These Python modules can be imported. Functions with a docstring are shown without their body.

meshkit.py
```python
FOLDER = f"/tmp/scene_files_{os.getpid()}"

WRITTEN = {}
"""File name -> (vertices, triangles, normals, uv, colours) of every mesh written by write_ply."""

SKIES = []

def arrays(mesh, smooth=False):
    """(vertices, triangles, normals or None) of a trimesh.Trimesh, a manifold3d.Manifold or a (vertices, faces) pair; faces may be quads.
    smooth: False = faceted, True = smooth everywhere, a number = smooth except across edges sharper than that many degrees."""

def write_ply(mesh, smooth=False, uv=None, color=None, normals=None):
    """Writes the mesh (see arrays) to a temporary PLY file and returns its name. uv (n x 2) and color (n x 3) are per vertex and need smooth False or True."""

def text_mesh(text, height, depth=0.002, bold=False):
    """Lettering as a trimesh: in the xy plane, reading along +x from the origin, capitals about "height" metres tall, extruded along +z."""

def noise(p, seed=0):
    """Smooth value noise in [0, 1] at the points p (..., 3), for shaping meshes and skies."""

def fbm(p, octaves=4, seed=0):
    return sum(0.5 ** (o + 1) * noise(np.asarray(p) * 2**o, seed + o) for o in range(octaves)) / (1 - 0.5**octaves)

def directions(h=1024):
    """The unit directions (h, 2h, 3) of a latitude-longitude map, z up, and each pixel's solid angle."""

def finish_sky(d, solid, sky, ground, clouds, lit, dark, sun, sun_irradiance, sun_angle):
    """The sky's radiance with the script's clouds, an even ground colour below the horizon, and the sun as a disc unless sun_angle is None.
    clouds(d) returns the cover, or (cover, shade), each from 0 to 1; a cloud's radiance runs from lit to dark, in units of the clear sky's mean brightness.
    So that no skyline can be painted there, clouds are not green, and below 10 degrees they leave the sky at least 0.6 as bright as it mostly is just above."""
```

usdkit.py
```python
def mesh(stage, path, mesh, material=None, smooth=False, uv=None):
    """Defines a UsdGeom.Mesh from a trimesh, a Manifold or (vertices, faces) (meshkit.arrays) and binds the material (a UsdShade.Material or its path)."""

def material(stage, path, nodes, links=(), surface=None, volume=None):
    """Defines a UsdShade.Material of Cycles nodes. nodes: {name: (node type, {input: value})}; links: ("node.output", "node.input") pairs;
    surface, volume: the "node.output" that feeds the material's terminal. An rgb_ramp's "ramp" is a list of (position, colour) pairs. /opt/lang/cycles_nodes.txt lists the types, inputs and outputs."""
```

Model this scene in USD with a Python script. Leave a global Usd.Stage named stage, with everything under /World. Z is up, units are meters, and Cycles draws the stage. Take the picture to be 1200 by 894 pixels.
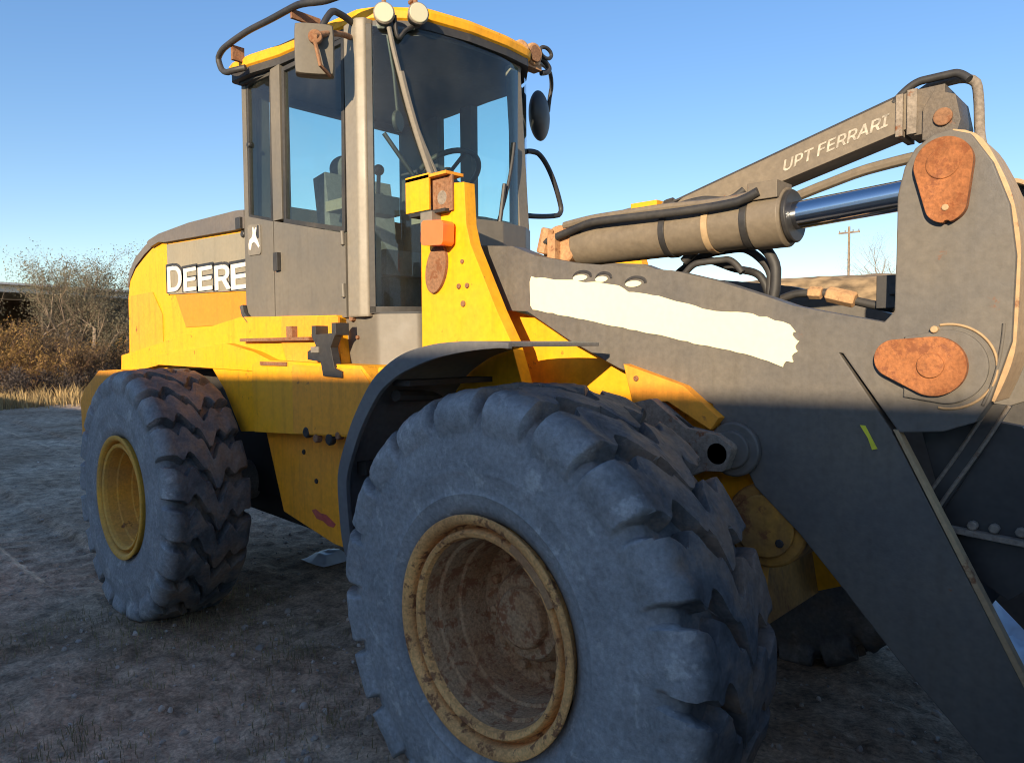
import math, random, sys
import numpy as np
import trimesh
from shapely.geometry import Polygon, LineString, Point
from shapely import affinity
sys.path.insert(0, "/opt/lang")
import usdkit, meshkit
from pxr import Usd, UsdGeom, UsdLux, UsdShade, Gf, Sdf, Vt

random.seed(7)
RNG = np.random.default_rng(7)
PI = math.pi
stage = Usd.Stage.CreateInMemory()
UsdGeom.SetStageUpAxis(stage, UsdGeom.Tokens.z)
UsdGeom.SetStageMetersPerUnit(stage, 1.0)
world = UsdGeom.Xform.Define(stage, "/World")
stage.SetDefaultPrim(world.GetPrim())
UsdGeom.Scope.Define(stage, "/World/Looks")

# ------------------------------------------------------------------ camera, sky, sun
CAM_POS = (1.564, -2.728, 1.551)
YAW, PITCH, ROLL = 0.75777, -0.04811, -0.00679
F_PX = 858.2
f = np.array([-math.sin(YAW) * math.cos(PITCH), math.cos(YAW) * math.cos(PITCH), math.sin(PITCH)])
r0 = np.array([math.cos(YAW), math.sin(YAW), 0.0])
u0 = np.cross(r0, f)
rr = math.cos(ROLL) * r0 + math.sin(ROLL) * u0
uu = math.cos(ROLL) * u0 - math.sin(ROLL) * r0
cam = UsdGeom.Camera.Define(stage, "/World/camera")
cam.CreateHorizontalApertureAttr(36.0)
cam.CreateVerticalApertureAttr(36.0 * 762 / 1024)
cam.CreateFocalLengthAttr(36.0 * F_PX / 1200)
cam.CreateClippingRangeAttr(Gf.Vec2f(0.05, 3000))
cam.AddTransformOp().Set(Gf.Matrix4d(*rr, 0, *uu, 0, *(-f), 0, *CAM_POS, 1))
EXPOSURE = 1.36
cam.CreateExposureAttr(EXPOSURE)

SUN_EL, SUN_AZ = math.radians(14.8), math.radians(22.0)      # azimuth from -Y towards +X
sun_dir = np.array([math.sin(SUN_AZ) * math.cos(SUN_EL), -math.cos(SUN_AZ) * math.cos(SUN_EL), math.sin(SUN_EL)])
sun = UsdLux.DistantLight.Define(stage, "/World/sun")
sun.CreateIntensityAttr(0.86)
sun.CreateAngleAttr(0.5)
sun.CreateColorAttr(Gf.Vec3f(1.0, 0.82, 0.58))
sun.GetPrim().CreateAttribute("inputs:normalize", Sdf.ValueTypeNames.Bool).Set(True)
zax = sun_dir
xax = np.cross([0, 0, 1.0], zax); xax /= np.linalg.norm(xax)
yax = np.cross(zax, xax)
sun.AddTransformOp().Set(Gf.Matrix4d(*xax, 0, *yax, 0, *zax, 0, 0, 0, 0, 1))

skymat = usdkit.material(stage, "/World/Looks/sky", {
    "s": ("sky_texture", {"sky_type": "single_scattering", "sun_disc": False, "sun_elevation": SUN_EL,
                          "sun_rotation": math.atan2(sun_dir[0], sun_dir[1]), "altitude": 200.0,
                          "air_density": 1.0, "aerosol_density": 0.35, "ozone_density": 1.8}),
    "g": ("gamma", {"gamma": 0.75}), "h": ("hsv", {"saturation": 1.42, "hue": 0.513}), "b": ("background_shader", {"strength": 0.12})},
    [("s.color", "g.color"), ("g.color", "h.color"), ("h.color", "b.color")], surface="b.background")
dome = UsdLux.DomeLight.Define(stage, "/World/sky")
UsdShade.MaterialBindingAPI.Apply(dome.GetPrim()).Bind(skymat)
dome.GetPrim().SetCustomDataByKey("kind", "structure")


# ------------------------------------------------------------------ materials
def paint(name, base, dust=(0.30, 0.25, 0.19), dust_amt=0.4, rust_amt=0.0, rough=0.45, scale=1.0, rust=(0.17, 0.06, 0.02),
          var=0.25, bump=0.15, metallic=0.0, edge=0.004, object_space=False, spec=0.5, streak=0.0):
    """Painted or dirty surface: base colour, blotchy dust, fine speckle, rust chips, softened edges."""
    N = {
        "pos": ("texture_coordinate", {}) if object_space else ("geometry", {}),
        "n1": ("noise_texture", {"scale": 2.3 * scale, "detail": 7.0, "roughness": 0.62}),
        "n2": ("noise_texture", {"scale": 42.0 * scale, "detail": 5.0, "roughness": 0.65}),
        "n3": ("noise_texture", {"scale": 9.0 * scale, "detail": 8.0, "roughness": 0.7}),
        "mp": ("mapping", {"scale": (14.0, 14.0, 1.3)}),
        "n4": ("noise_texture", {"scale": 1.6 * scale, "detail": 5.0, "roughness": 0.6}),
        "d1": ("map_range", {"from_min": 0.36, "from_max": 0.68, "to_min": 0.0, "to_max": dust_amt, "clamp": True}),
        "v2": ("map_range", {"from_min": 0.3, "from_max": 0.7, "to_min": 1.0 - var, "to_max": 1.0 + var, "clamp": True}),
        "r3": ("map_range", {"from_min": 0.70 - 0.3 * rust_amt, "from_max": 0.76 - 0.3 * rust_amt, "to_min": 0.0, "to_max": 0.9 if rust_amt > 0 else 0.0, "clamp": True}),
        "s4": ("map_range", {"from_min": 0.50, "from_max": 0.72, "to_min": 0.0, "to_max": streak, "clamp": True}),
        "m1": ("mix", {"color1": base, "color2": dust}),
        "ms": ("mix", {"color2": tuple(0.45 * b for b in dust)}),
        "m2": ("mix", {"mix_type": "multiply", "fac": 1.0}),
        "m3": ("mix", {"color2": rust}),
        "rg": ("math", {"math_type": "multiply_add", "value2": 0.5, "value3": rough, "use_clamp": True}),
        "bv": ("bevel", {"samples": 4, "radius": edge}),
        "bm": ("bump", {"strength": bump, "distance": 0.006}),
        "p": ("principled_bsdf", {"metallic": metallic, "specular_ior_level": spec})}
    src = "pos.object" if object_space else "pos.position"
    L = [(src, "n1.vector"), (src, "n2.vector"), (src, "n3.vector"), (src, "mp.vector"), ("mp.vector", "n4.vector"),
         ("n1.fac", "d1.value"), ("n2.fac", "v2.value"), ("n3.fac", "r3.value"), ("n4.fac", "s4.value"),
         ("d1.result", "m1.fac"), ("m1.color", "ms.color1"), ("s4.result", "ms.fac"), ("ms.color", "m2.color1"), ("v2.result", "m2.color2"),
         ("m2.color", "m3.color1"), ("r3.result", "m3.fac"), ("m3.color", "p.base_color"),
         ("d1.result", "rg.value1"), ("rg.value", "p.roughness"),
         ("n2.fac", "bm.height"), ("bm.normal", "p.normal")]
    if edge > 0:
        L.append(("bv.bevel", "bm.normal"))
    else:
        del N["bv"]
    return usdkit.material(stage, f"/World/Looks/{name}", N, L, surface="p.BSDF")


def plain(name, base, rough=0.5, metallic=0.0, var=0.2, scale=20.0, edge=0.0, trans=None):
    N = {"pos": ("geometry", {}), "n": ("noise_texture", {"scale": scale, "detail": 5.0}),
         "v": ("map_range", {"from_min": 0.3, "from_max": 0.7, "to_min": 1 - var, "to_max": 1 + var, "clamp": True}),
         "m": ("mix", {"mix_type": "multiply", "fac": 1.0, "color1": base}),
         "p": ("principled_bsdf", {"roughness": rough, "metallic": metallic})}
    L = [("pos.position", "n.vector"), ("n.fac", "v.value"), ("v.result", "m.color2"), ("m.color", "p.base_color")]
    surf = "p.BSDF"
    if trans:
        N["t"] = ("translucent_bsdf", {}); N["x"] = ("mix_closure", {"fac": trans})
        L += [("m.color", "t.color"), ("p.BSDF", "x.closure1"), ("t.BSDF", "x.closure2")]
        surf = "x.closure"
    return usdkit.material(stage, f"/World/Looks/{name}", N, L, surface=surf)


DUST = (0.27, 0.215, 0.15)
M = {}
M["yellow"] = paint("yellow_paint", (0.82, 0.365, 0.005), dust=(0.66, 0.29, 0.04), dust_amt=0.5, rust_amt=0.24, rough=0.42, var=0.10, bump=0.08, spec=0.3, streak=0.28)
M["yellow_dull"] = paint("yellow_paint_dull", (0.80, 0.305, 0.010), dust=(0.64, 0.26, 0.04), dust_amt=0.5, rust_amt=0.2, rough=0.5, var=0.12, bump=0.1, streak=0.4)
M["ochre"] = paint("ochre_paint", (0.74, 0.225, 0.010), dust=(0.60, 0.19, 0.03), dust_amt=0.5, rust_amt=0.1, rough=0.5, var=0.1, bump=0.1, streak=0.2)
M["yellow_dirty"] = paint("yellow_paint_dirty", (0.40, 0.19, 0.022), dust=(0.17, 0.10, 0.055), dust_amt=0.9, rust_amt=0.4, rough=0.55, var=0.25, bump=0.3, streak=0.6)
M["arm"] = paint("dusty_grey_paint", (0.092, 0.084, 0.076), dust=(0.165, 0.137, 0.100), dust_amt=0.65, rust_amt=0.10, rough=0.5, var=0.14, bump=0.15, streak=0.35, edge=0.006)
M["cabgrey"] = paint("cab_grey_paint", (0.125, 0.110, 0.088), dust=(0.185, 0.155, 0.115), dust_amt=0.5, rust_amt=0.05, rough=0.42, var=0.08, bump=0.06, streak=0.25)
M["pillar"] = paint("pillar_paint", (0.215, 0.185, 0.140), dust=(0.27, 0.225, 0.165), dust_amt=0.5, rough=0.4, var=0.1, bump=0.06, edge=0.02)
M["hoodgrey"] = paint("hood_grey_panel", (0.25, 0.215, 0.15), dust=(0.30, 0.25, 0.17), dust_amt=0.5, rough=0.45, var=0.07, bump=0.05, streak=0.25)
M["hoodcap"] = paint("hood_cap", (0.11, 0.095, 0.085), dust=(0.20, 0.165, 0.13), dust_amt=0.5, rough=0.5, var=0.1, bump=0.08)
M["tan_edge"] = paint("worn_and_sunlit_edge", (0.40, 0.28, 0.15), dust=(0.34, 0.2, 0.10), dust_amt=0.7, rust_amt=0.3, rough=0.55, var=0.15)
M["black"] = paint("black_paint", (0.022, 0.021, 0.021), dust=(0.10, 0.085, 0.07), dust_amt=0.35, rough=0.45, var=0.2, bump=0.1)
M["rubber"] = paint("black_rubber_hose", (0.018, 0.018, 0.019), dust=(0.13, 0.11, 0.085), dust_amt=0.4, rough=0.55, var=0.2, bump=0.1)
M["fender"] = paint("fender_plastic", (0.10, 0.10, 0.105), dust=(0.22, 0.20, 0.18), dust_amt=0.5, rough=0.42, var=0.15, bump=0.08)
M["dark"] = paint("dark_inside", (0.02, 0.018, 0.017), dust=(0.055, 0.045, 0.036), dust_amt=0.6, rough=0.7, var=0.2)
M["cabin"] = paint("cab_trim", (0.035, 0.036, 0.038), dust=(0.07, 0.068, 0.065), dust_amt=0.5, rough=0.6, var=0.15)
M["seat"] = paint("seat_cloth", (0.10, 0.10, 0.105), dust=(0.16, 0.155, 0.15), dust_amt=0.5, rough=0.85, var=0.2)
M["console"] = paint("console_plastic", (0.17, 0.15, 0.12), dust=(0.25, 0.21, 0.16), dust_amt=0.5, rough=0.6, var=0.12)
M["rustcap"] = paint("rusted_pin_cover", (0.32, 0.112, 0.032), dust=(0.19, 0.072, 0.030), dust_amt=1.0, rust_amt=0.6, rough=0.7, var=0.3, bump=0.5, scale=2.2, rust=(0.19, 0.06, 0.02))
M["rustbrown"] = paint("brown_rust", (0.20, 0.09, 0.04), dust=(0.26, 0.14, 0.075), dust_amt=0.9, rust_amt=0.5, rough=0.75, var=0.3, bump=0.4, scale=2.0)
M["rustmetal"] = paint("rusty_fitting", (0.36, 0.17, 0.07), dust=(0.42, 0.26, 0.13), dust_amt=0.8, rust_amt=0.4, rough=0.55, var=0.25, bump=0.2, scale=2)
M["mudmetal"] = paint("muddy_metal", (0.17, 0.14, 0.11), dust=(0.27, 0.22, 0.17), dust_amt=0.9, rust_amt=0.35, rough=0.75, var=0.3, bump=0.5, scale=2.0)
M["cyl"] = paint("cylinder_paint", (0.145, 0.115, 0.080), dust=(0.215, 0.165, 0.108), dust_amt=0.6, rust_amt=0.15, rough=0.45, var=0.15, bump=0.1, streak=0.1)
M["rimold"] = paint("rusty_yellow_rim", (0.82, 0.41, 0.13), dust=(0.52, 0.25, 0.09), dust_amt=1.0, rust_amt=0.5, rough=0.6, var=0.3, bump=0.4, scale=2.2, rust=(0.20, 0.075, 0.03))
M["rimdish"] = paint("muddy_rim_dish", (0.40, 0.20, 0.085), dust=(0.46, 0.31, 0.18), dust_amt=0.9, rust_amt=0.6, rough=0.8, var=0.4, bump=0.8, scale=2.4, rust=(0.27, 0.10, 0.04))
M["rimnew"] = paint("yellow_rim", (0.80, 0.38, 0.03), dust=(0.38, 0.23, 0.09), dust_amt=0.6, rust_amt=0.15, rough=0.55, var=0.15, bump=0.1, scale=1.5)
M["rimnewdish"] = paint("yellow_rim_dish", (0.74, 0.34, 0.03), dust=(0.46, 0.25, 0.08), dust_amt=0.8, rust_amt=0.3, rough=0.65, var=0.2, bump=0.2, scale=1.5)
M["beamhead"] = paint("greasy_steel", (0.075, 0.062, 0.050), dust=(0.19, 0.14, 0.09), dust_amt=0.7, rust_amt=0.3, rough=0.5, var=0.25, bump=0.3, scale=2.0)
M["mirrorback"] = paint("mirror_plastic", (0.105, 0.088, 0.064), dust=(0.16, 0.13, 0.09), dust_amt=0.5, rough=0.55, var=0.12, bump=0.1)
M["chrome"] = usdkit.material(stage, "/World/Looks/polished_rod", {"p": ("principled_bsdf", {"base_color": (0.62, 0.64, 0.67), "metallic": 1.0, "roughness": 0.13})}, [], surface="p.BSDF")
M["white"] = plain("white_lettering", (0.66, 0.63, 0.54), rough=0.5, var=0.14, scale=9)
M["patch"] = paint("cream_overpaint", (0.70, 0.66, 0.44), dust=(0.64, 0.60, 0.38), dust_amt=0.35, rough=0.6, var=0.04, bump=0.05, edge=0)
M["whitefade"] = plain("faded_lettering", (0.36, 0.31, 0.24), rough=0.6, var=0.45, scale=60)
M["lens"] = usdkit.material(stage, "/World/Looks/lamp_lens", {"p": ("principled_bsdf", {"base_color": (0.45, 0.42, 0.29), "roughness": 0.3, "coat_weight": 0.6})}, [], surface="p.BSDF")
M["orange"] = usdkit.material(stage, "/World/Looks/orange_lens", {"p": ("principled_bsdf", {"base_color": (0.85, 0.16, 0.03), "roughness": 0.25, "subsurface_weight": 0.2, "subsurface_scale": 0.01, "coat_weight": 0.5})}, [], surface="p.BSDF")
M["red"] = paint("red_smear", (0.42, 0.06, 0.05), dust=(0.40, 0.16, 0.06), dust_amt=0.6, rough=0.6, edge=0)
M["ymark"] = plain("yellow_paint_mark", (0.60, 0.55, 0.03), rough=0.6)
M["glass"] = usdkit.material(stage, "/World/Looks/tinted_glass", {
    "fr": ("fresnel", {"IOR": 1.5}), "t": ("transparent_bsdf", {"color": (0.80, 0.955, 0.90)}),
    "g": ("glossy_bsdf", {"color": (0.95, 0.97, 1.0), "roughness": 0.015}), "d": ("diffuse_bsdf", {"color": (0.30, 0.28, 0.22)}),
    "pos": ("geometry", {}), "n": ("noise_texture", {"scale": 3.0, "detail": 6.0}),
    "mr": ("map_range", {"from_min": 0.4, "from_max": 0.75, "to_min": 0.012, "to_max": 0.06, "clamp": True}),
    "x": ("mix_closure", {}), "y": ("mix_closure", {})},
    [("fr.fac", "x.fac"), ("t.BSDF", "x.closure1"), ("g.BSDF", "x.closure2"), ("pos.position", "n.vector"), ("n.fac", "mr.value"),
     ("mr.result", "y.fac"), ("x.closure", "y.closure1"), ("d.BSDF", "y.closure2")], surface="y.closure")
M["mirrorglass"] = usdkit.material(stage, "/World/Looks/mirror_glass", {"p": ("principled_bsdf", {"base_color": (0.75, 0.76, 0.78), "metallic": 1.0, "roughness": 0.06})}, [], surface="p.BSDF")

# tyre rubber: weathered, dusty, paler dust in patches and on the worn lug ends
M["tyre"] = usdkit.material(stage, "/World/Looks/tyre_rubber", {
    "pos": ("texture_coordinate", {}), "n1": ("noise_texture", {"scale": 5.0, "detail": 8.0, "roughness": 0.65}),
    "n2": ("noise_texture", {"scale": 60.0, "detail": 4.0, "roughness": 0.7}), "n3": ("noise_texture", {"scale": 9.0, "detail": 7.0, "roughness": 0.65, "distortion": 0.5}),
    "sp": ("separate_xyz", {}), "ay": ("math", {"math_type": "absolute"}),
    "sw": ("map_range", {"from_min": 0.195, "from_max": 0.252, "to_min": 0.0, "to_max": 1.0, "clamp": True}),
    "d1": ("map_range", {"from_min": 0.35, "from_max": 0.68, "to_min": 0.0, "to_max": 0.30, "clamp": True}),
    "ds": ("math", {"math_type": "multiply_add", "value2": 0.50, "use_clamp": True}), "md": ("map_range", {"from_min": 0.46, "from_max": 0.60, "to_min": 0.0, "to_max": 0.75, "clamp": True}), "iv": ("math", {"math_type": "subtract", "value1": 1.0}), "mf": ("math", {"math_type": "multiply"}), "mm": ("mix", {"color2": (0.17, 0.112, 0.072)}),
    "d3": ("map_range", {"from_min": 0.58, "from_max": 0.64, "to_min": 0.0, "to_max": 0.42, "clamp": True}),
    "d4": ("math", {"math_type": "multiply"}),
    "m1": ("mix", {"color1": (0.048, 0.048, 0.050), "color2": (0.38, 0.38, 0.38)}),
    "m2": ("mix", {"color2": (0.52, 0.50, 0.47)}),
    "v": ("map_range", {"from_min": 0.3, "from_max": 0.7, "to_min": 0.75, "to_max": 1.25, "clamp": True}),
    "m3": ("mix", {"mix_type": "multiply", "fac": 1.0}),
    "ad": ("math", {"math_type": "multiply_add", "value2": 0.35}),
    "b": ("bump", {"strength": 0.5, "distance": 0.01}),
    "p": ("principled_bsdf", {"roughness": 0.72, "specular_ior_level": 0.35})},
    [("pos.object", "n1.vector"), ("pos.object", "n2.vector"), ("pos.object", "n3.vector"), ("pos.object", "sp.vector"), ("sp.y", "ay.value1"), ("ay.value", "sw.value"),
     ("n1.fac", "d1.value"), ("n3.fac", "d3.value"), ("sw.result", "ds.value1"), ("d1.result", "ds.value3"), ("d3.result", "d4.value1"), ("sw.result", "d4.value2"),
     ("ds.value", "m1.fac"), ("m1.color", "mm.color1"), ("n1.fac", "md.value"), ("sw.result", "iv.value2"), ("md.result", "mf.value1"), ("iv.value", "mf.value2"), ("mf.value", "mm.fac"), ("mm.color", "m2.color1"), ("d4.value", "m2.fac"), ("n2.fac", "v.value"), ("m2.color", "m3.color1"), ("v.result", "m3.color2"),
     ("m3.color", "p.base_color"), ("n2.fac", "ad.value1"), ("n3.fac", "ad.value3"), ("ad.value", "b.height"), ("b.normal", "p.normal")], surface="p.BSDF")


# ------------------------------------------------------------------ prim helpers
USED = set()


def numbered(parent, name):
    path, k = f"{parent}/{name}", 0
    while path in USED:
        k += 1
        path = f"{parent}/{name}_{k:03d}"
    USED.add(path)
    return path


def tag(prim, label=None, cat=None, group=None, kind=None):
    for k, v in (("label", label), ("category", cat), ("group", group), ("kind", kind)):
        if v:
            prim.SetCustomDataByKey(k, v)
    return prim


def thing(name, label, cat, loc=(0, 0, 0), group=None, parent="/World"):
    p = numbered(parent, name)
    x = UsdGeom.Xform.Define(stage, p)
    x.AddTranslateOp().Set(Gf.Vec3d(*map(float, loc)))
    tag(x.GetPrim(), label, cat, group)
    return p


def assembly(name, parent, loc=(0, 0, 0), rz=0.0):
    p = numbered(parent, name)
    x = UsdGeom.Xform.Define(stage, p)
    x.AddTranslateOp().Set(Gf.Vec3d(*map(float, loc)))
    if rz:
        x.AddRotateZOp().Set(rz)
    return p


def obj(name, mesh, mat, parent="/World", smooth=False, label=None, cat=None, group=None, kind=None):
    p = numbered(parent, name)
    if isinstance(mesh, list):
        mesh = trimesh.util.concatenate(mesh)
    g = usdkit.mesh(stage, p, mesh, M[mat] if isinstance(mat, str) else mat, smooth=smooth)
    tag(g.GetPrim(), label, cat, group, kind)
    return p


# ------------------------------------------------------------------ shape helpers
def box(x0, x1, y0, y1, z0, z1):
    b = trimesh.creation.box(extents=(x1 - x0, y1 - y0, z1 - z0))
    b.apply_translation(((x0 + x1) / 2, (y0 + y1) / 2, (z0 + z1) / 2))
    return b


def plate_y(pts, y0, y1, holes=()):
    """An XZ outline extruded from y0 to y1 (y0 < y1)."""
    poly = pts if isinstance(pts, Polygon) else Polygon(pts, holes)
    poly = poly.buffer(0)
    m = trimesh.creation.extrude_polygon(poly, y1 - y0, engine="earcut")
    v = m.vertices
    m.vertices = np.stack([v[:, 0], y1 - v[:, 2], v[:, 1]], 1)
    return m


def plate_z(pts, z0, z1):
    poly = pts if isinstance(pts, Polygon) else Polygon(pts)
    m = trimesh.creation.extrude_polygon(poly.buffer(0), z1 - z0, engine="earcut")
    m.apply_translation((0, 0, z0))
    return m


def rounded(pts, rad):
    return Polygon(pts).buffer(-rad, quad_segs=6).buffer(rad, quad_segs=6)


def smooth_line(pts, n=40):
    from scipy.interpolate import CubicSpline, PchipInterpolator
    p = np.asarray(pts, float)
    d = np.r_[0, np.cumsum(np.linalg.norm(np.diff(p, axis=0), axis=1))]
    return PchipInterpolator(d, p)(np.linspace(0, d[-1], n))


def tube(pts, rad, n=10, smooth_n=0, closed=False):
    p = np.asarray(pts, float)
    if smooth_n:
        p = smooth_line(p, smooth_n)
    if closed:
        p = np.vstack([p, p[:1]])
    t = np.gradient(p, axis=0)
    if closed:
        t[0] = t[-1] = p[1] - p[-2]
    t /= np.linalg.norm(t, axis=1, keepdims=True)
    ref = np.array([0, 0, 1.0]) if abs(t[0][2]) < 0.9 else np.array([1.0, 0, 0])
    a = np.cross(t[0], ref); a /= np.linalg.norm(a)
    V = []
    ra = np.broadcast_to(np.asarray(rad, float), (len(p),))
    for i in range(len(p)):
        a = a - t[i] * (a @ t[i]); a /= np.linalg.norm(a)
        b = np.cross(t[i], a)
        an = np.arange(n) * 2 * PI / n
        V.append(p[i] + ra[i] * (np.cos(an)[:, None] * a + np.sin(an)[:, None] * b))
    k = len(p)
    V = np.vstack(V + [p[:1], p[-1:]])
    F = []
    for i in range(k - 1):
        for j in range(n):
            q = (j + 1) % n
            F += [[i * n + j, i * n + q, (i + 1) * n + q], [i * n + j, (i + 1) * n + q, (i + 1) * n + j]]
    if not closed:
        for j in range(n):
            q = (j + 1) % n
            F += [[k * n, q, j], [k * n + 1, (k - 1) * n + j, (k - 1) * n + q]]
    m = trimesh.Trimesh(V, F, process=False)
    return m


def rod(a, b, rad, n=28, rad2=None):
    """Cylinder (or cone) between two points with chamfered ends."""
    a, b = np.asarray(a, float), np.asarray(b, float)
    r2 = rad if rad2 is None else rad2
    L = np.linalg.norm(b - a)
    c = min(0.008, 0.2 * min(rad, r2), L * 0.2)
    m = trimesh.creation.revolve([(0, 0), (rad - c, 0), (rad, c), (r2, L - c), (r2 - c, L), (0, L)], sections=n)
    m.apply_transform(trimesh.geometry.align_vectors([0, 0, 1], (b - a) / L))
    m.apply_translation(a)
    return m


def lathe_y(profile, n=64, a0=0.0, a1=2 * PI):
    """Revolve (y, r) profile about the Y axis."""
    pr = np.asarray(profile, float)
    full = abs(a1 - a0 - 2 * PI) < 1e-6
    th = np.linspace(a0, a1, n + 1)[:-1] if full else np.linspace(a0, a1, n)
    k = len(pr)
    V = np.stack([np.outer(np.cos(th), pr[:, 1]), np.broadcast_to(pr[:, 0], (len(th), k)), np.outer(np.sin(th), pr[:, 1])], -1).reshape(-1, 3)
    F = []
    m = len(th)
    for i in range(m if full else m - 1):
        j = (i + 1) % m
        for q in range(k - 1):
            a, b, c, d = i * k + q, i * k + q + 1, j * k + q + 1, j * k + q
            F += [[a, b, c], [a, c, d]]
    t = trimesh.Trimesh(V, F, process=False)
    return t


def ring_plate(poly, width, y0, y1):
    """A frame: the outline's outer band of the given width, extruded in Y."""
    P = Polygon(poly)
    return plate_y(P.difference(P.buffer(-width, join_style=2)), y0, y1)


def disc_y(x, z, rad, y0, y1, n=28):
    return rod((x, y1, z), (x, y0, z), rad, n)


def mirror_y(m):
    q = m.copy()
    q.vertices[:, 1] *= -1
    q.invert()
    return q


def text_y(text, x0, x1, z0, z1, y, depth=0.003, bold=True, shear=0.0, slope=0.0):
    """Lettering on a vertical plane facing -Y, fitted between x0..x1 and z0..z1."""
    t = meshkit.text_mesh(text, 1.0, 1.0, bold=bold)
    lo, hi = t.bounds
    v = (t.vertices - lo) / (hi - lo)
    X = x0 + (x1 - x0) * v[:, 0]
    Z = z0 + (z1 - z0) * v[:, 1] + slope * (X - x0)
    t.vertices = np.stack([X + shear * (Z - z0), y - depth * v[:, 2], Z], 1)
    return t


# ------------------------------------------------------------------ the loader
LOADER = thing("wheel_loader", "weathered yellow wheel loader with dusty grey lift arms parked on bare dirt", "wheel loader")
AX_Z, WB = 0.683, 3.03


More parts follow.
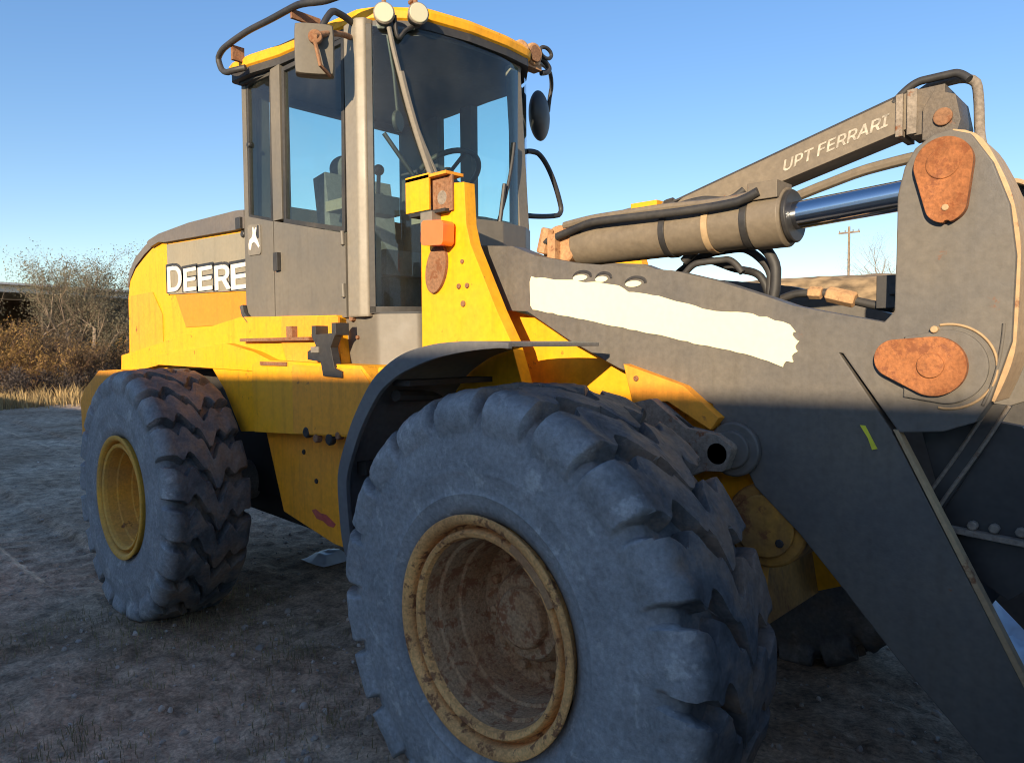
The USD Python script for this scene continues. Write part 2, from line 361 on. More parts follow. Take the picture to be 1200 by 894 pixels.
def tyre_mesh(nt, ns, N=20, seed=0, twist=1.0, phase0=0.0):
    half = np.array([(-.222, .350), (-.246, .382), (-.258, .45), (-.262, .52), (-.257, .585), (-.243, .638), (-.214, .678), (-.155, .683), (-.08, .690), (0, .692)])
    pr = np.vstack([half, half[-2::-1] * [-1, 1]]) * [.90, 1] + [-.020, 0]
    from scipy.interpolate import CubicSpline
    d = np.r_[0, np.cumsum(np.linalg.norm(np.diff(pr, axis=0), axis=1))]
    cs = CubicSpline(d, pr)
    s = np.linspace(0, d[-1], ns)
    P, T = cs(s), cs(s, 1)
    Nn = np.stack([-T[:, 1], T[:, 0]], 1)
    Nn /= np.linalg.norm(Nn, axis=1, keepdims=True)
    Nn *= np.sign(Nn[ns // 2, 1])
    c = s - d[-1] / 2
    ac = np.abs(c)
    th = np.arange(nt) * 2 * PI / nt
    TH, C = np.meshgrid(th, c, indexing="ij")
    AC = np.abs(C)
    # rows of the mesh follow the sweep of the bars
    zig = 0.17 * np.sin(AC * 2 * PI / .115) * np.clip((.165 - AC) / .05, 0, 1)
    off = np.clip(C / .03 + .5, 0, 1) * .5 + twist * 0.34 * np.clip(AC, 0, .22) / .22 + zig
    TH = TH - off * 2 * PI / N
    q = np.stack([np.cos(TH) * 3, np.sin(TH) * 3, C * 4], -1)
    n1 = meshkit.fbm(q * 2.2 + 10, 3, seed) - .5
    n2 = meshkit.fbm(q * 6.0 + 30, 3, seed + 3) - .5
    ph = TH * N / (2 * PI) + off + phase0 + 0.12 * n1 + 0.07 * n2
    fr = np.abs(ph - np.floor(ph) - .5)
    w = 0.380 + .03 * np.clip(1 - AC / .05, 0, 1) - 0.03 * np.clip(AC / .12, 0, 1) + 0.055 * np.clip((AC - .12) / .08, 0, 1)
    m = np.clip((w - fr) / 0.032, 0, 1)
    h = np.where(AC < .180, .060, .060 * np.clip(1 - (AC - .175) / .095, 0, 1) ** .9)
    h = h * (0.95 + 0.22 * n1 + 0.16 * n2)
    D = m * h + 0.006 * n2 * (AC < .36)
    ringm = np.exp(-((AC - .385) / .006) ** 2) * .004 + np.exp(-((AC - .455) / .006) ** 2) * .004
    D = D + ringm
    R = P[None, :, 1] + D * Nn[None, :, 1]
    Y = P[None, :, 0] + D * Nn[None, :, 0]
    V = np.stack([R * np.cos(TH), Y, R * np.sin(TH)], -1)
    low = V[..., 2] < -AX_Z - .006
    bulge = np.clip(-(V[..., 2] + .50) / .18, 0, 1) ** 2
    V[..., 1] *= 1 + 0.05 * bulge
    V[..., 2] = np.where(low, -AX_Z - .006 + (V[..., 2] + AX_Z + .006) * .08, V[..., 2])
    V = V.reshape(-1, 3)
    i, j = np.meshgrid(np.arange(nt), np.arange(ns - 1), indexing="ij")
    a = i * ns + j; b = ((i + 1) % nt) * ns + j
    F = np.concatenate([np.stack([a, a + 1, b + 1], -1).reshape(-1, 3), np.stack([a, b + 1, b], -1).reshape(-1, 3)])
    t = trimesh.Trimesh(V, F, process=False)
    if t.volume < 0:
        t.invert()
    return t


def wheel(x, side, rimmat, dishmat, nt, ns, seed, phase, hubmat):
    """side -1: the right-hand wheel (outer face towards -Y)."""
    w = assembly("wheel", LOADER, (x, side * 0.975, AX_Z))
    t = tyre_mesh(nt, ns, seed=seed, phase0=phase, twist=-1.0)
    flange = [(-.215, .345), (-.238, .350), (-.252, .364), (-.259, .363), (-.261, .350), (-.254, .336), (-.240, .330),
              (-.206, .327), (-.204, .318), (-.238, .314), (-.246, .306), (-.240, .292), (-.222, .287)]
    barrel = [(-.222, .287), (-.17, .283), (-.165, .272), (-.09, .268), (-.085, .258), (-.02, .252), (.02, .246)]
    dish = [(.02, .246), (.036, .238), (.042, .215), (.030, .19), (.034, .165)]
    hub = [(.034, .165), (.020, .160), (-.02, .150), (-.045, .135), (-.050, .10), (-.072, .095), (-.078, .085), (-.080, .0)]
    bolts = []
    for k in range(12):
        a = k * PI / 6 + .2
        bolts.append(rod((.205 * math.cos(a), .045, .205 * math.sin(a)), (.205 * math.cos(a), .008, .205 * math.sin(a)), .017, 6))
    A = [("tyre", t, "tyre", 32), ("rim", lathe_y(flange, 96), rimmat, 50), ("rim_barrel", lathe_y(barrel, 80), dishmat, 40), ("rim_dish", lathe_y(dish, 72), dishmat, 50),
         ("wheel_hub", lathe_y(hub, 48), hubmat, 50), 
         ("lock_ring_clip", lathe_y([(-.243, .334), (-.250, .330), (-.250, .306), (-.240, .300)], 16, math.radians(28), math.radians(66)), "rustmetal", 50)]
    for nme, m, mat, sm in A:
        if side > 0:
            m = mirror_y(m)
        if nme == "lock_ring_clip" and rimmat != "rimold":
            continue
        obj(nme, m, mat, w, smooth=sm)
    for b in bolts:
        if side < 0:
            obj("wheel_bolt", b, hubmat, w)
    return w


wheel(0.0, -1, "rimold", "rimdish", 672, 104, 1, 0.30, "rimdish")
wheel(-WB, -1, "rimnew", "rimnewdish", 504, 84, 4, 0.05, "rimnewdish")
wheel(0.0, 1, "rimold", "rimdish", 336, 64, 8, 0.6, "rimdish")
wheel(-WB, 1, "rimnew", "rimnewdish", 252, 56, 9, 0.2, "rimnewdish")

# axles
obj("axle_housing", [rod((0, -.76, AX_Z), (0, .76, AX_Z), .13, 24), rod((0, -.22, AX_Z), (0, .22, AX_Z), .24, 28, .24),
                     rod((0, -.80, AX_Z), (0, -.62, AX_Z), .20, 24), rod((0, .80, AX_Z), (0, .62, AX_Z), .20, 24)], "mudmetal", LOADER, 40)
obj("axle_housing", [rod((-WB, -.76, AX_Z), (-WB, .76, AX_Z), .13, 24), rod((-WB, -.22, AX_Z), (-WB, .22, AX_Z), .24, 28)], "mudmetal", LOADER, 40)

# --- front frame and loader tower
fr = assembly("front_frame", LOADER)
tower = [(-.935, 1.30), (-.932, 2.035), (-.875, 2.03), (-.86, 2.09), (-.722, 2.228), (-.655, 2.222), (-.645, 2.05), (-.621, 1.967), (-.473, 1.691), (-.400, 1.573), (-.30, 1.30)]
for s in (-1, 1):
    P = plate_y(tower, -.66, -.60)
    obj("tower_plate", P if s < 0 else mirror_y(P), "yellow", fr, label="bright yellow upright tower plate with bolt holes" if s < 0 else None)
core = [(-1.0, .42), (-1.0, 1.42), (-.93, 1.55), (-.66, 1.72), (-.30, 1.63), (.10, 1.43), (.40, 1.30), (.55, 1.05), (.50, .55), (.2, .42)]
obj("frame_side", plate_y(core, -.44, -.385), "yellow", fr)
obj("frame_side", mirror_y(plate_y(core, -.44, -.385)), "yellow", fr)
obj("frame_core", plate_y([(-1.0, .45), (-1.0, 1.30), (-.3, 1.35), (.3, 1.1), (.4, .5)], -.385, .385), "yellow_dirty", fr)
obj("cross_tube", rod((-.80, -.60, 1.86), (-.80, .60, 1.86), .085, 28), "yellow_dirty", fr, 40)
for x, z, rd in ((-.690, 1.80, .011), (-.640, 1.80, .011), (-.665, 1.727, .013), (-.668, 1.90, .009)):
    obj("bolt", disc_y(x, z, rd, -.668, -.655, 10), "rustbrown", fr, 40)
ov = affinity.rotate(affinity.scale(Point(0, 0).buffer(1, quad_segs=12), .062, .105), -16, origin=(0, 0))
obj("pin_cover", plate_y(affinity.translate(ov, -.822, 1.882), -.676, -.655), "rustbrown", fr, label="brown rusted oval pin cover on the tower")
# gusset plates in front of the tower, seen between fender and arm
obj("frame_bracket", plate_y([(.06, 1.485), (.30, 1.415), (.43, 1.315), (.40, 1.275), (.24, 1.36), (.10, 1.345)], -.56, -.50), "yellow_dull", fr, label="orange yellow bracket under the lift arm")
obj("bolt", disc_y(.115, 1.435, .010, -.568, -.555, 8), "rustbrown", fr, 40)
obj("frame_bracket", plate_y([(.20, 1.36), (.36, 1.27), (.34, 1.255), (.19, 1.335)], -.575, -.562), "dark", fr)
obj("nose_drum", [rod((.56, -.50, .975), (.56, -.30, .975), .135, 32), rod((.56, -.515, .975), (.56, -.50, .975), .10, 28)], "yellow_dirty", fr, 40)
obj("bolt", disc_y(.615, .93, .014, -.52, -.50, 8), "dark", fr, 40)

# --- lamp guard and turn lamp on the tower
lg = assembly("lamp_guard", LOADER)
obj("guard_plate", box(-.985, -.830, -.700, -.690, 2.128, 2.282), "yellow", lg)
obj("guard_back", box(-.850, -.715, -.671, -.662, 2.115, 2.262), "rustbrown", lg)
obj("guard_top", box(-.985, -.722, -.700, -.60, 2.262, 2.275), "yellow_dull", lg)
obj("lamp_socket", [rod((-.78, -.645, 2.175), (-.78, -.672, 2.175), .034, 18), box(-.80, -.765, -.67, -.65, 2.11, 2.15)], "mudmetal", lg, 40)
obj("guard_bottom", box(-.965, -.735, -.695, -.64, 2.110, 2.124), "dark", lg)
tl = assembly("turn_lamp", LOADER)
obj("lamp_base", box(-.875, -.80, -.71, -.655, 2.035, 2.118), "console", tl)
lz = rounded([(-.845, 1.975), (-.705, 1.965), (-.700, 2.065), (-.84, 2.08)], .02)
obj("lamp_lens", plate_y(lz, -.735, -.675), "orange", tl)

# --- right front fender: a bent sheet with a rolled outer lip
fd = assembly("fender", LOADER)
path = np.array([(-.815, .70), (-.865, .76), (-.890, .88), (-.900, 1.02), (-.83, 1.205), (-.735, 1.345), (-.635, 1.445), (-.44, 1.532), (-.26, 1.558), (-.14, 1.562), (.03, 1.555)])
pl = smooth_line(path, 48)


def sheet(line, y0, y1, th):
    L = LineString(line).buffer(th / 2, cap_style=2, quad_segs=4)
    return plate_y(L, y0, y1)


obj("fender_skin", sheet(pl, -1.105, -.665, .012), "fender", fd, 40)
nrm = np.gradient(pl, axis=0); nrm /= np.linalg.norm(nrm, axis=1, keepdims=True); nrm = np.stack([nrm[:, 1], -nrm[:, 0]], 1)
lip = np.vstack([pl - nrm * .006, (pl + nrm * (.012 + .043 * np.clip((.0 - pl[:, :1]) / .45, 0, 1)))[::-1]])
obj("fender_lip", plate_y(lip, -1.122, -1.105), "fender", fd, 40)
obj("fender_bracket", box(-.60, -.50, -1.08, -.66, 1.41, 1.43), "dark", fd)
obj("fender_bracket", box(-.86, -.80, -1.06, -.60, 1.05, 1.10), "dark", fd)
for s in (1,):
    obj("fender_skin", mirror_y(sheet(pl, -1.105, -.62, .012)), "fender", fd, 40)
    obj("fender_lip", mirror_y(plate_y(lip, -1.122, -1.105)), "fender", fd, 40)
obj("fender_stay", tube([(-.93, -.40, 1.30), (-.80, -.60, 1.34), (-.62, -1.05, 1.37)], .022, 8), "dark", fd, 40)

# --- lift arms
arm_poly = [(-.90, 1.985), (-.86, 2.01), (-.68, 1.979), (-.52, 1.962), (-.393, 1.912), (-.185, 1.865), (-.019, 1.843), (.237, 1.805), (.399, 1.760), (.556, 1.704), (.653, 1.668), (.73, 1.650), (.905, 1.612),
            (.86, 1.565), (.793, 1.521), (.934, 1.307), (1.245, .698), (1.363, .469), (1.42, .36), (1.40, .27), (1.32, .24), (1.20, .40),
            (1.176, .451), (.965, .66), (.81, .834), (.68, .974), (.537, 1.10), (.505, 1.16), (.418, 1.282), (.386, 1.357), (.301, 1.384), (.177, 1.418), (.011, 1.469), (-.224, 1.575), (-.437, 1.691), (-.571, 1.700), (-.86, 1.76), (-.92, 1.85)]
arm_r = Polygon(arm_poly).buffer(0)
crank_poly = [(.800, 1.500), (.80, 1.60), (.90, 1.60), (.936, 1.64), (.938, 1.80), (.939, 1.958), (.955, 2.03), (.98, 2.076), (1.021, 2.104), (1.061, 2.110), (1.110, 2.090), (1.158, 2.012), (1.197, 1.899), (1.213, 1.769), (1.208, 1.554), (1.165, 1.40), (1.135, 1.345), (1.06, 1.315), (.952, 1.305)]
cr = rounded(crank_poly, .01)
slot = Polygon([(.788, 1.526), (.800, 1.524), (.957, 1.300), (.938, 1.296), (.934, 1.307)])
plate_all = rounded(list(arm_r.union(cr).buffer(.004).buffer(-.004).exterior.coords), .006).difference(slot)
plate_all = max(getattr(plate_all, "geoms", [plate_all]), key=lambda g: g.area)
for s in (-1, 1):
    A = assembly("lift_arm", LOADER)
    fl = (lambda m: m) if s < 0 else mirror_y
    obj("arm_plate", fl(plate_y(plate_all, -.52, -.44)), "arm", A, 30, label="dusty grey lift arm plate, lit above and in shade below" if s < 0 else None)
    obj("crank_plate", fl(plate_y(cr.buffer(-.01), -.439, -.36)), "arm", A, 30)
    obj("weld_seam", fl(tube([(x_, -.520, z_) for x_, z_ in smooth_line([(1.192, 1.60), (1.182, 1.50), (1.150, 1.39)], 12)], .0045, 6)), "arm", A, 60)
    obj("weld_seam", fl(tube([(1.068 + .112 * math.cos(a_), -.520, 1.489 + .112 * math.sin(a_)) for a_ in np.linspace(-1.75, 1.75, 40)], .004, 6)), "tan_edge", A, 60)
    obj("coupler_plate", fl(plate_y([(.97, 1.345), (1.13, 1.345), (1.22, 1.33), (1.31, 1.20), (1.33, .98), (1.20, .86), (1.13, .90), (1.05, 1.05)], -.41, -.37)), "black", A, 30)  # black sheet added to stand for grey plates lying in shade
    for dx_ in (-.022, .022):
        obj("link_edge", fl(tube([(1.17 + dx_, -.425, 1.385), (1.10 + dx_, -.425, 1.25), (1.02 + dx_, -.425, 1.11), (.99 + dx_, -.425, 1.05)], .006, 6, 12)), "mudmetal", A, 60)
    obj("coupler_rail", fl(plate_y([(1.04, 1.044), (1.31, 1.028), (1.31, 1.012), (1.04, 1.028)], -.435, -.408)), "mudmetal", A)
    for bx0 in (1.115, 1.165, 1.225):
        obj("bolt", fl(disc_y(bx0, 1.052, .013, -.432, -.405, 8)), "mudmetal", A, 40)
    obj("link_bar", fl(plate_y([(1.145, 1.39), (1.198, 1.385), (1.02, 1.04), (.965, 1.04)], -.424, -.412)), "black", A)
    rim_ = cr.exterior
    edge_pts = np.array([p for p in crank_poly if p[0] > 1.05 and p[1] > 1.36][::-1])
    obj("crank_edge", fl(sheet(smooth_line(edge_pts, 30), -.495, -.30, .014)), "tan_edge", A, 40)  # tan brighter than the plate: sunlight on its front edge, put into the colour
    # pin covers
    hi = Point(1.052, 2.020).buffer(.069, quad_segs=16).union(Point(1.060, 1.915).buffer(.049, quad_segs=14)).convex_hull.difference(Point(1.064, 1.863).buffer(.009))
    obj("upper_pin_cover", fl(plate_y(hi, -.545, -.519)), "rustcap", A, 30, label="rusted orange keyhole shaped pin cover at the top of the crank")
    obj("pin_head", fl(rod((1.052, -.541, 2.02), (1.052, -.548, 2.02), .040, 28)), "rustcap", A, 40)
    obj("cover_bolt", fl(disc_y(1.060, 1.905, .009, -.548, -.540, 8)), "tan_edge", A, 40)
    lo = Point(1.04, 1.490).buffer(.079, quad_segs=16).union(Point(.946, 1.510).buffer(.052, quad_segs=14)).convex_hull
    obj("boss_ring", fl(plate_y(affinity.scale(Point(1.065, 1.489).buffer(.098, quad_segs=14), 1, 1).union(Polygon([(.965, 1.405), (1.06, 1.391), (1.06, 1.587), (.965, 1.57)])), -.530, -.515)), "arm", A, 30)
    obj("lower_pin_cover", fl(plate_y(lo, -.552, -.517)), "rustcap", A, 30, label="bright rust orange pin cover on the lift arm joint")
    obj("pin_head", fl(rod((1.035, -.552, 1.492), (1.035, -.559, 1.492), .033, 24)), "rustcap", A, 40)
    obj("cover_bolt", fl(disc_y(1.038, 1.588, .010, -.540, -.515, 8)), "tan_edge", A, 40)
    obj("edge_strip", fl(plate_y([(.938, 1.312), (.951, 1.312), (1.262, .698), (1.38, .469), (1.366, .464), (1.247, .694)], -.523, -.49)), "tan_edge", A)
    obj("pin_boss", fl(trimesh.util.concatenate([rod((.470, -.52, 1.215), (.470, -.545, 1.215), .088, 36), rod((.470, -.545, 1.215), (.470, -.560, 1.215), .060, 32)])), "arm", A, 40)
    obj("lift_pin", fl(rod((.445, -.60, 1.205), (.445, -.54, 1.205), .042, 24)), "black", A, 40)

# paint patch over the lettering of the right arm (ragged outline)
top = [(-.412, 1.828), (-.30, 1.812), (-.20, 1.800), (-.081, 1.784), (.02, 1.768), (.06, 1.742), (.141, 1.728), (.25, 1.702), (.372, 1.668), (.50, 1.650), (.643, 1.612)]
right = [(.662, 1.590), (.652, 1.578), (.672, 1.560), (.660, 1.545), (.668, 1.525), (.650, 1.518), (.655, 1.498), (.636, 1.500), (.622, 1.482)]
bot = [(.60, 1.490), (.492, 1.522), (.36, 1.548), (.211, 1.580), (.06, 1.609), (-.081, 1.637), (-.25, 1.669), (-.405, 1.698)]
jag = lambda pts, a, k: [(x + RNG.uniform(-a, a) * .3, z + RNG.uniform(-a, a)) for (x, z) in smooth_line(pts, k)]
patch = Polygon(jag(top, .0035, 44) + jag(right, .004, 24) + jag(bot, .002, 40) + [(-.418, 1.715), (-.420, 1.81)]).buffer(0)
ARM = f"{LOADER}/lift_arm"
obj("cream_patch", plate_y(patch, -.5235, -.519), "patch", ARM, label="ragged cream paint patch along the lift arm")
for cx, cz, w_ in ((-.165, 1.808, .034), (-.065, 1.796, .028), (.075, 1.770, .034)):
    obj("paint_blot", plate_y(affinity.translate(affinity.scale(Point(0, 0).buffer(1, quad_segs=5), w_, .011), cx, cz), -.5232, -.519), "patch", ARM)
    arc = affinity.translate(affinity.scale(Point(0, 0).buffer(1, quad_segs=8), w_ * 1.35, .024), cx + .01, cz + .004).difference(affinity.translate(affinity.scale(Point(0, 0).buffer(1, quad_segs=8), w_ * 1.2, .017), cx + .005, cz + .001)).intersection(Polygon([(cx - .1, cz), (cx + .1, cz), (cx + .1, cz + .1), (cx - .1, cz + .1)]))
    for g in getattr(arc, "geoms", [arc]):
        obj("paint_edge", plate_y(g, -.5222, -.519), "black", ARM)
obj("yellow_mark", plate_y([(.850, 1.318), (.864, 1.318), (.898, 1.254), (.884, 1.250), (.872, 1.283)], -.5225, -.519), "ymark", ARM)

# torque tube and coupler at the arm ends
obj("cross_tube", rod((.62, -.44, 1.42), (.62, .44, 1.42), .10, 32), "arm", LOADER, 40)
cp = assembly("coupler", LOADER)
obj("coupler_frame", [box(1.00, 1.06, -.36, .36, .66, .96), rod((1.30, -.56, .38), (1.30, .56, .38), .07, 24)], "black", cp, 40)
obj("coupler_rail", box(.985, 1.075, -.37, .40, .962, .985), "tan_edge", cp)
for y in (-.16, .02, .2):
    obj("bolt", rod((1.03, y, .985), (1.03, y, 1.008), .016, 8), "mudmetal", cp, 40)

# bucket, low on the ground in front
bk = assembly("bucket", LOADER)
bs = smooth_line([(2.55, .06), (2.0, .05), (1.62, .10), (1.50, .35), (1.52, .75), (1.68, 1.12)], 30)
obj("bucket_shell", sheet(bs, -1.30, 1.30, .03), "black", bk, 40)
side_poly = list(map(tuple, bs)) + [(1.95, 1.05)]
for s in (-1, 1):
    p_ = plate_y(side_poly, -1.33, -1.30)
    obj("bucket_side", p_ if s < 0 else mirror_y(p_), "black", bk)
obj("cutting_edge", box(2.45, 2.72, -1.34, 1.34, .022, .048), "mudmetal", bk)

# --- tilt cylinders
for s in (-1,):
    tc = assembly("tilt_cylinder", LOADER)
    y = -.34 * (1 if s < 0 else -1)
    a = np.array([-.30, y, 1.962]); b = np.array([.565, y, 1.968]); c2 = np.array([.965, y, 1.992])
    obj("barrel", [rod(a, b - [.10, 0, 0], .088, 40), rod(b - [.115, 0, 0], b, .098, 40)], "cyl", tc, 40)
    obj("gland", [rod(b + [-.001, 0, 0], b + [.018, 0, .001], .086, 40)], "black", tc, 40)
    obj("piston_rod", rod(b, c2, .045, 32), "chrome", tc, 40)
    obj("rod_eye", [rod((1.05, y - .06, 1.995), (1.05, y + .06, 1.995), .075, 28), rod(c2 - [.05, 0, 0], (1.03, y, 1.995), .058, 24)], "cyl", tc, 40)
    obj("barrel_eye", [rod((-.36, y - .08, 1.955), (-.36, y + .08, 1.955), .085, 28), box(-.36, -.29, y - .05, y + .05, 1.90, 2.01)], "rustmetal", tc, 40)
    for xx in (.13, .30, .44):
        obj("hose_clamp", lathe_y([(-.012, .090), (-.012, .0935), (.012, .0935), (.012, .090)], 36).apply_transform(np.array([[0, 1, 0, xx], [1, 0, 0, y], [0, 0, 1, 1.966], [0, 0, 0, 1.0]])), "black" if xx != .30 else "tan_edge", tc, 40)
    obj("oil_pipe", tube([(-.33, y - .07, 2.035), (-.15, y - .075, 2.045), (.10, y - .07, 2.045), (.36, y - .07, 2.035), (.52, y - .065, 2.05)], .016, 8, 24), "cyl", tc, 40)
    obj("pipe_block", box(.46, .56, y - .095, y + .02, 2.02, 2.075), "cyl", tc)

# --- upper beam with faded lettering, hoses to the coupler
bm = assembly("hose_guard_beam", LOADER)
B0, B1 = np.array([.12, 2.062]), np.array([.91, 2.272])
dv = (B1 - B0) / np.linalg.norm(B1 - B0); nv = np.array([-dv[1], dv[0]])
bp = [tuple(B0 - nv * .045), tuple(B1 - nv * .056), tuple(B1 + nv * .050), tuple(B0 + nv * .048), tuple(B0 - dv * .22 - nv * .01), tuple(B0 - dv * .22 - nv * .03)]
obj("beam", plate_y(bp, -.24, -.13), "cyl", bm, label="long dusty beam with faded white lettering")
slope = dv[1] / dv[0]
for word, xa, xb in (("UPT", .495, .59), ("FERRARI", .61, .818)):
    z_ = B0[1] + slope * (xa - B0[0])
    obj("lettering", text_y(word, xa, xb, z_ - .022, z_ + .018, -.2405, .0015, True, .15, slope), "whitefade", bm, label="faded white lettering on the beam")
obj("beam_strip", plate_y([tuple(B0 + nv * .047 - dv * .30), tuple(B1 + nv * .052), tuple(B1 + nv * .058), tuple(B0 + nv * .056 - dv * .30)], -.235, -.135), "black", bm)
obj("beam_knuckle", disc_y(.985, 2.215, .026, -.272, -.262, 16), "rustbrown", bm, 40)
obj("beam_head", [box(.905, .985, -.25, -.12, 2.18, 2.315), plate_y([(.93, 2.16), (1.01, 2.13), (1.03, 2.20), (1.015, 2.275), (.96, 2.30), (.93, 2.25)], -.262, -.10), box(.94, 1.02, -.22, -.15, 2.05, 2.17)], "beamhead", bm, 40)
obj("beam_clip", box(.852, .872, -.252, -.12, 2.185, 2.312), "mudmetal", bm)
obj("beam_clip", box(.885, .912, -.256, -.12, 2.185, 2.318), "mudmetal", bm)
obj("beam_link", tube([(.20, -.20, 2.02), (.45, -.19, 2.045), (.62, -.19, 2.085), (.76, -.19, 2.115), (.95, -.19, 2.13)], .018, 8, 20), "cyl", bm, 40)
hs = assembly("hydraulic_hoses", LOADER)
for pts, rad, mt in (([(.88, -.19, 2.30), (.94, -.19, 2.335), (1.01, -.19, 2.338), (1.052, -.19, 2.315), (1.062, -.2, 2.26), (1.07, -.22, 2.17), (1.09, -.26, 2.09)], .014, "mudmetal"),
                     ([(.84, -.23, 2.295), (.92, -.23, 2.345), (1.0, -.23, 2.345), (1.045, -.24, 2.315)], .012, "rubber"),
                     ([(-.42, -.44, 1.97), (-.30, -.44, 2.00), (-.15, -.445, 2.025), (.05, -.445, 2.02), (.25, -.445, 2.015), (.42, -.44, 2.02), (.50, -.44, 2.045)], .015, "rubber"),
                     ([(-.46, -.20, 1.98), (-.40, -.20, 2.04), (-.25, -.20, 2.085), (-.05, -.20, 2.10), (.10, -.2, 2.10)], .016, "cyl"),
                     ([(-.30, -.10, 2.05), (0.0, -.10, 2.10), (.25, -.12, 2.15), (.50, -.13, 2.215), (.80, -.14, 2.295)], .014, "rubber"),
                     ([(.05, -.26, 2.06), (.20, -.26, 2.085), (.30, -.26, 2.07), (.36, -.25, 2.10)], .013, "rubber"),
                     ([(.15, -.30, 1.86), (.24, -.30, 1.915), (.36, -.30, 1.925), (.46, -.30, 1.88), (.50, -.30, 1.80), (.49, -.30, 1.70)], .018, "rubber"),
                     ([(.12, -.24, 1.85), (.24, -.24, 1.89), (.34, -.24, 1.895), (.42, -.24, 1.85), (.46, -.25, 1.78), (.46, -.26, 1.70)], .014, "rubber"),
                     ([(.05, -.18, 1.83), (.18, -.2, 1.87), (.30, -.2, 1.83), (.40, -.22, 1.80), (.44, -.22, 1.72)], .014, "rubber"),
                     ([(.16, -.33, 1.80), (.22, -.33, 1.845), (.33, -.32, 1.85), (.39, -.32, 1.80)], .012, "rubber"),
                     ([(.50, -.26, 1.705), (.57, -.26, 1.722), (.66, -.26, 1.718), (.74, -.26, 1.69), (.86, -.26, 1.66)], .014, "rubber"),
                     ([(-.50, -.30, 1.90), (-.44, -.30, 1.99), (-.38, -.30, 2.02), (-.34, -.30, 1.97)], .020, "rustmetal"),
                     ([(-.40, -.38, 1.90), (-.33, -.40, 1.985), (-.24, -.41, 2.0)], .016, "rubber")):
    obj("hose", tube(pts, rad, 9, 26), mt, hs, 50)
obj("hose_fitting", [rod((.66, -.27, 1.715), (.75, -.27, 1.690), .026, 6), rod((.60, -.27, 1.722), (.645, -.27, 1.718), .021, 6)], "rustmetal", hs, 30)
obj("hose_fitting", [box(-.385, -.345, -.455, -.41, 1.90, 2.0), rod((-.43, -.43, 1.93), (-.40, -.43, 2.03), .028, 8)], "rustmetal", hs, 30)
obj("hose_fitting", [box(-.12, .00, -.25, -.15, 2.065, 2.115)], "yellow", hs, label="small yellow clamp block on the hose run")
obj("hose_fitting", [rod((.01, -.2, 2.095), (.05, -.2, 2.10), .026, 8)], "dark", hs, 30)
obj("hose_fitting", [rod((-.47, -.22, 1.97), (-.47, -.16, 2.0), .032, 10)], "black", hs, 30)
obj("valve_block", [box(.82, .93, -.30, -.05, 1.66, 1.76), box(.86, .92, -.32, -.02, 1.70, 1.73)], "black", hs)

# --- lift cylinders (muddy rod end under the arm)
for s in (-1, 1):
    lc = assembly("lift_cylinder", LOADER)
    fl = (lambda m: m) if s < 0 else mirror_y
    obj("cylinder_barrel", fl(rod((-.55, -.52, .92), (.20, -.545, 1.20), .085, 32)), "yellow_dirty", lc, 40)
    obj("rod_clevis", fl(trimesh.util.concatenate([plate_y(rounded([(.10, 1.345), (.20, 1.37), (.33, 1.28), (.44, 1.265), (.50, 1.23), (.47, 1.15), (.40, 1.145), (.30, 1.10), (.22, 1.12), (.15, 1.22)], .02), -.60, -.545), rod((.32, -.61, 1.20), (.32, -.59, 1.20), .035, 8)])), "mudmetal", lc, 30)
    obj("rod_bolt", fl(rod((.36, -.615, 1.20), (.36, -.59, 1.20), .012, 6)), "dark", lc)
    obj("rod_bolt", fl(rod((.31, -.615, 1.155), (.31, -.59, 1.155), .012, 6)), "dark", lc)

# ------------------------------------------------------------------ cab
cab = assembly("cab", LOADER)
FLOOR, SILL, HEAD = 1.725, 2.26, 3.10
front_line = smooth_line([(-1.39, -.605), (-1.30, -.50), (-1.235, -.36), (-1.20, -.15), (-1.195, .08), (-1.215, .22), (-1.245, .31)], 36)


def wall_strip(line_xy, z0, z1, th=.008):
    return plate_z(LineString(line_xy).buffer(th / 2, cap_style=2), z0, z1)


def curtain(line_xy, z0, z1):
    """A pane of glass standing along a plan line."""
    p = np.asarray(line_xy, float)
    k = len(p)
    V = np.vstack([np.c_[p, np.full(k, z0)], np.c_[p, np.full(k, z1)]])
    return trimesh.Trimesh(V, [[i, i + 1, k + i + 1] for i in range(k - 1)] + [[i, k + i + 1, k + i] for i in range(k - 1)], process=False)


def sheet_y(poly, y):
    v, f_ = trimesh.creation.triangulate_polygon(poly, engine="earcut")
    return trimesh.Trimesh(np.c_[v[:, 0], np.full(len(v), y), v[:, 1]], f_, process=False)


